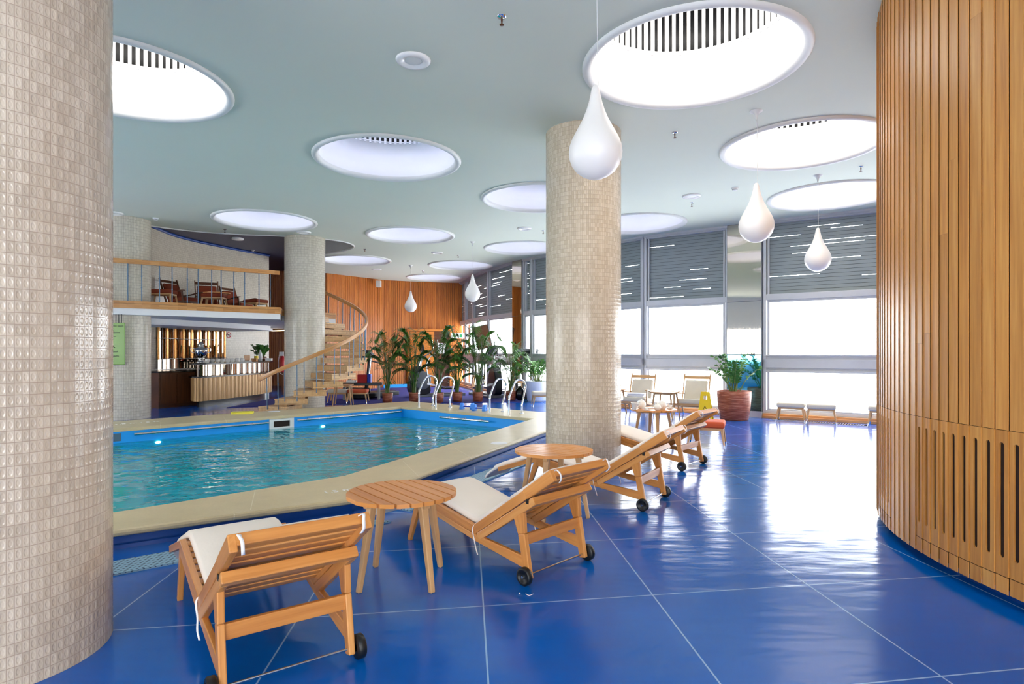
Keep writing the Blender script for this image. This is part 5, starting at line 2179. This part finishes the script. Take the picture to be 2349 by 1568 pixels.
c = on_bar(461, .22)
sv = thing('samovar', 'large polished silver samovar on the left end of the bar', 'samovar', (c.x, c.y, TB), .4)
MB().lathe([(.001, 0), (.13, 0), (.13, .03), (.09, .05), (.075, .09), (.10, .12), (.09, .14)], n=32).build('foot', 'silver', sv)
MB().lathe([(.09, .14), (.13, .20), (.16, .30), (.165, .36), (.13, .40), (.10, .41)], n=32).build('urn', 'silver', sv)
MB().lathe([(.10, .41), (.06, .43), (.07, .47), (.10, .50), (.11, .51), (.04, .52), (.03, .56), (.001, .57)], n=32).build('crown', 'silver', sv)
for sx in (-1, 1):
    MB().tube(smooth_poly([(sx * .15, 0, .26), (sx * .22, 0, .30), (sx * .22, 0, .40), (sx * .15, 0, .38)], 4), .012, 8).build('handle', 'silver', sv)
MB().tube([(0, -.14, .2), (0, -.22, .19)], [.015, .01], 8).build('tap', 'silver', sv)
cupl = ['first', 'second', 'third', 'fourth', 'fifth', 'sixth', 'seventh', 'eighth']
for k in range(8):
    c = on_bar(476 + k * 11.4, .14)
    o = MB().lathe([(.04, 0), (.05, .015), (.062, .07), (.055, .10), (.035, .115), (.001, .118)], n=20).build('upturned_cup', 'porcelain', loc=(c.x, c.y, TB))
    tag(o, 'white cup upside down on the bar, %s to the right of the samovar' % cupl[k], 'cup', 'white cups in a row on the bar')
c = on_bar(567, .2)
o = MB().box((-.12, -.08, 0), (.12, .08, .04)).build('tray', 'trim_white', bevel=.01, loc=(c.x, c.y, TB))
tag(o, 'white serving tray under the bread board on the bar', 'tray')
o = MB().box((-.09, -.015, 0), (.09, .015, .15)).build('menu_holder', 'rail_oak', bevel=.012, loc=(c.x, c.y, TB + .041))
tag(o, 'small wooden menu stand on the bar right of the cups', 'menu stand')
c = on_bar(584, .14)
o = MB().box((-.08, -.06, 0), (.08, .06, .10)).build('wooden_box', 'rail_oak', bevel=.006, loc=(c.x, c.y, TB))
tag(o, 'light wooden box on the bar in front of the bottles', 'box')
for px_, mt, lb in ((588, 'clear_glass', 'clear glass bottle on the bar beside the white one'), (597, 'white_gloss', 'white bottle on the bar left of the pot plant')):
    c = on_bar(px_, .3)
    r_ = .06
    bo = thing('bottle', lb, 'bottle', (c.x, c.y, TB))
    MB().lathe([(.001, 0), (r_, 0), (r_, .22), (.03, .29), (.022, .3), (.022, .36), (.001, .362)], n=20).build('body', mt, bo)
    MB().lathe([(.024, .33), (.024, .365), (.001, .366)], n=14).build('cap', 'trim_white', bo)
    MB().lathe([(r_ + .001, .06), (r_ + .001, .17)], n=20).build('bottle_label', 'sign_yellow' if mt == 'clear_glass' else 'paper', bo)
c = on_bar(609, .3)
potted_zz('bar_plant', 'bushy dark green pot plant on the right end of the bar', (c.x, c.y, TB), [(.001, 0), (.12, 0), (.17, .06), (.17, .12), (.15, .14), (.14, .12)], 'walnut', .42, .22, 40, 21, .07)
c = on_bar(617, .05)
o = MB().box((-.1, -.05, 0), (.1, .05, .09)).build('napkin_box', 'white_gloss', bevel=.008, loc=(c.x, c.y, TB))
tag(o, 'white napkin dispenser at the right tip of the bar', 'dispenser')
# fire extinguisher
c = aty(648, 20.0)
fe = thing('fire_extinguisher', 'red fire extinguisher with a white hose left of the staircase column', 'fire extinguisher', (c.x, c.y, .75))
MB().lathe([(.001, 0), (.08, 0), (.085, .02), (.085, .45), (.05, .52), (.03, .54), (.001, .55)], n=24).build('cylinder', 'red', fe)
MB().box((-.1, -.03, .54), (.03, .03, .68)).build('valve', 'white_gloss', fe, bevel=.006)
MB().tube(smooth_poly([(-.1, 0, .6), (-.14, 0, .3), (-.1, 0, 0), (.02, 0, -.08)], 5), .012, 8).build('hose', 'white_gloss', fe)
MB().box((-.03, .0, -.75), (.03, .05, .5)).build('stand', 'walnut', fe)
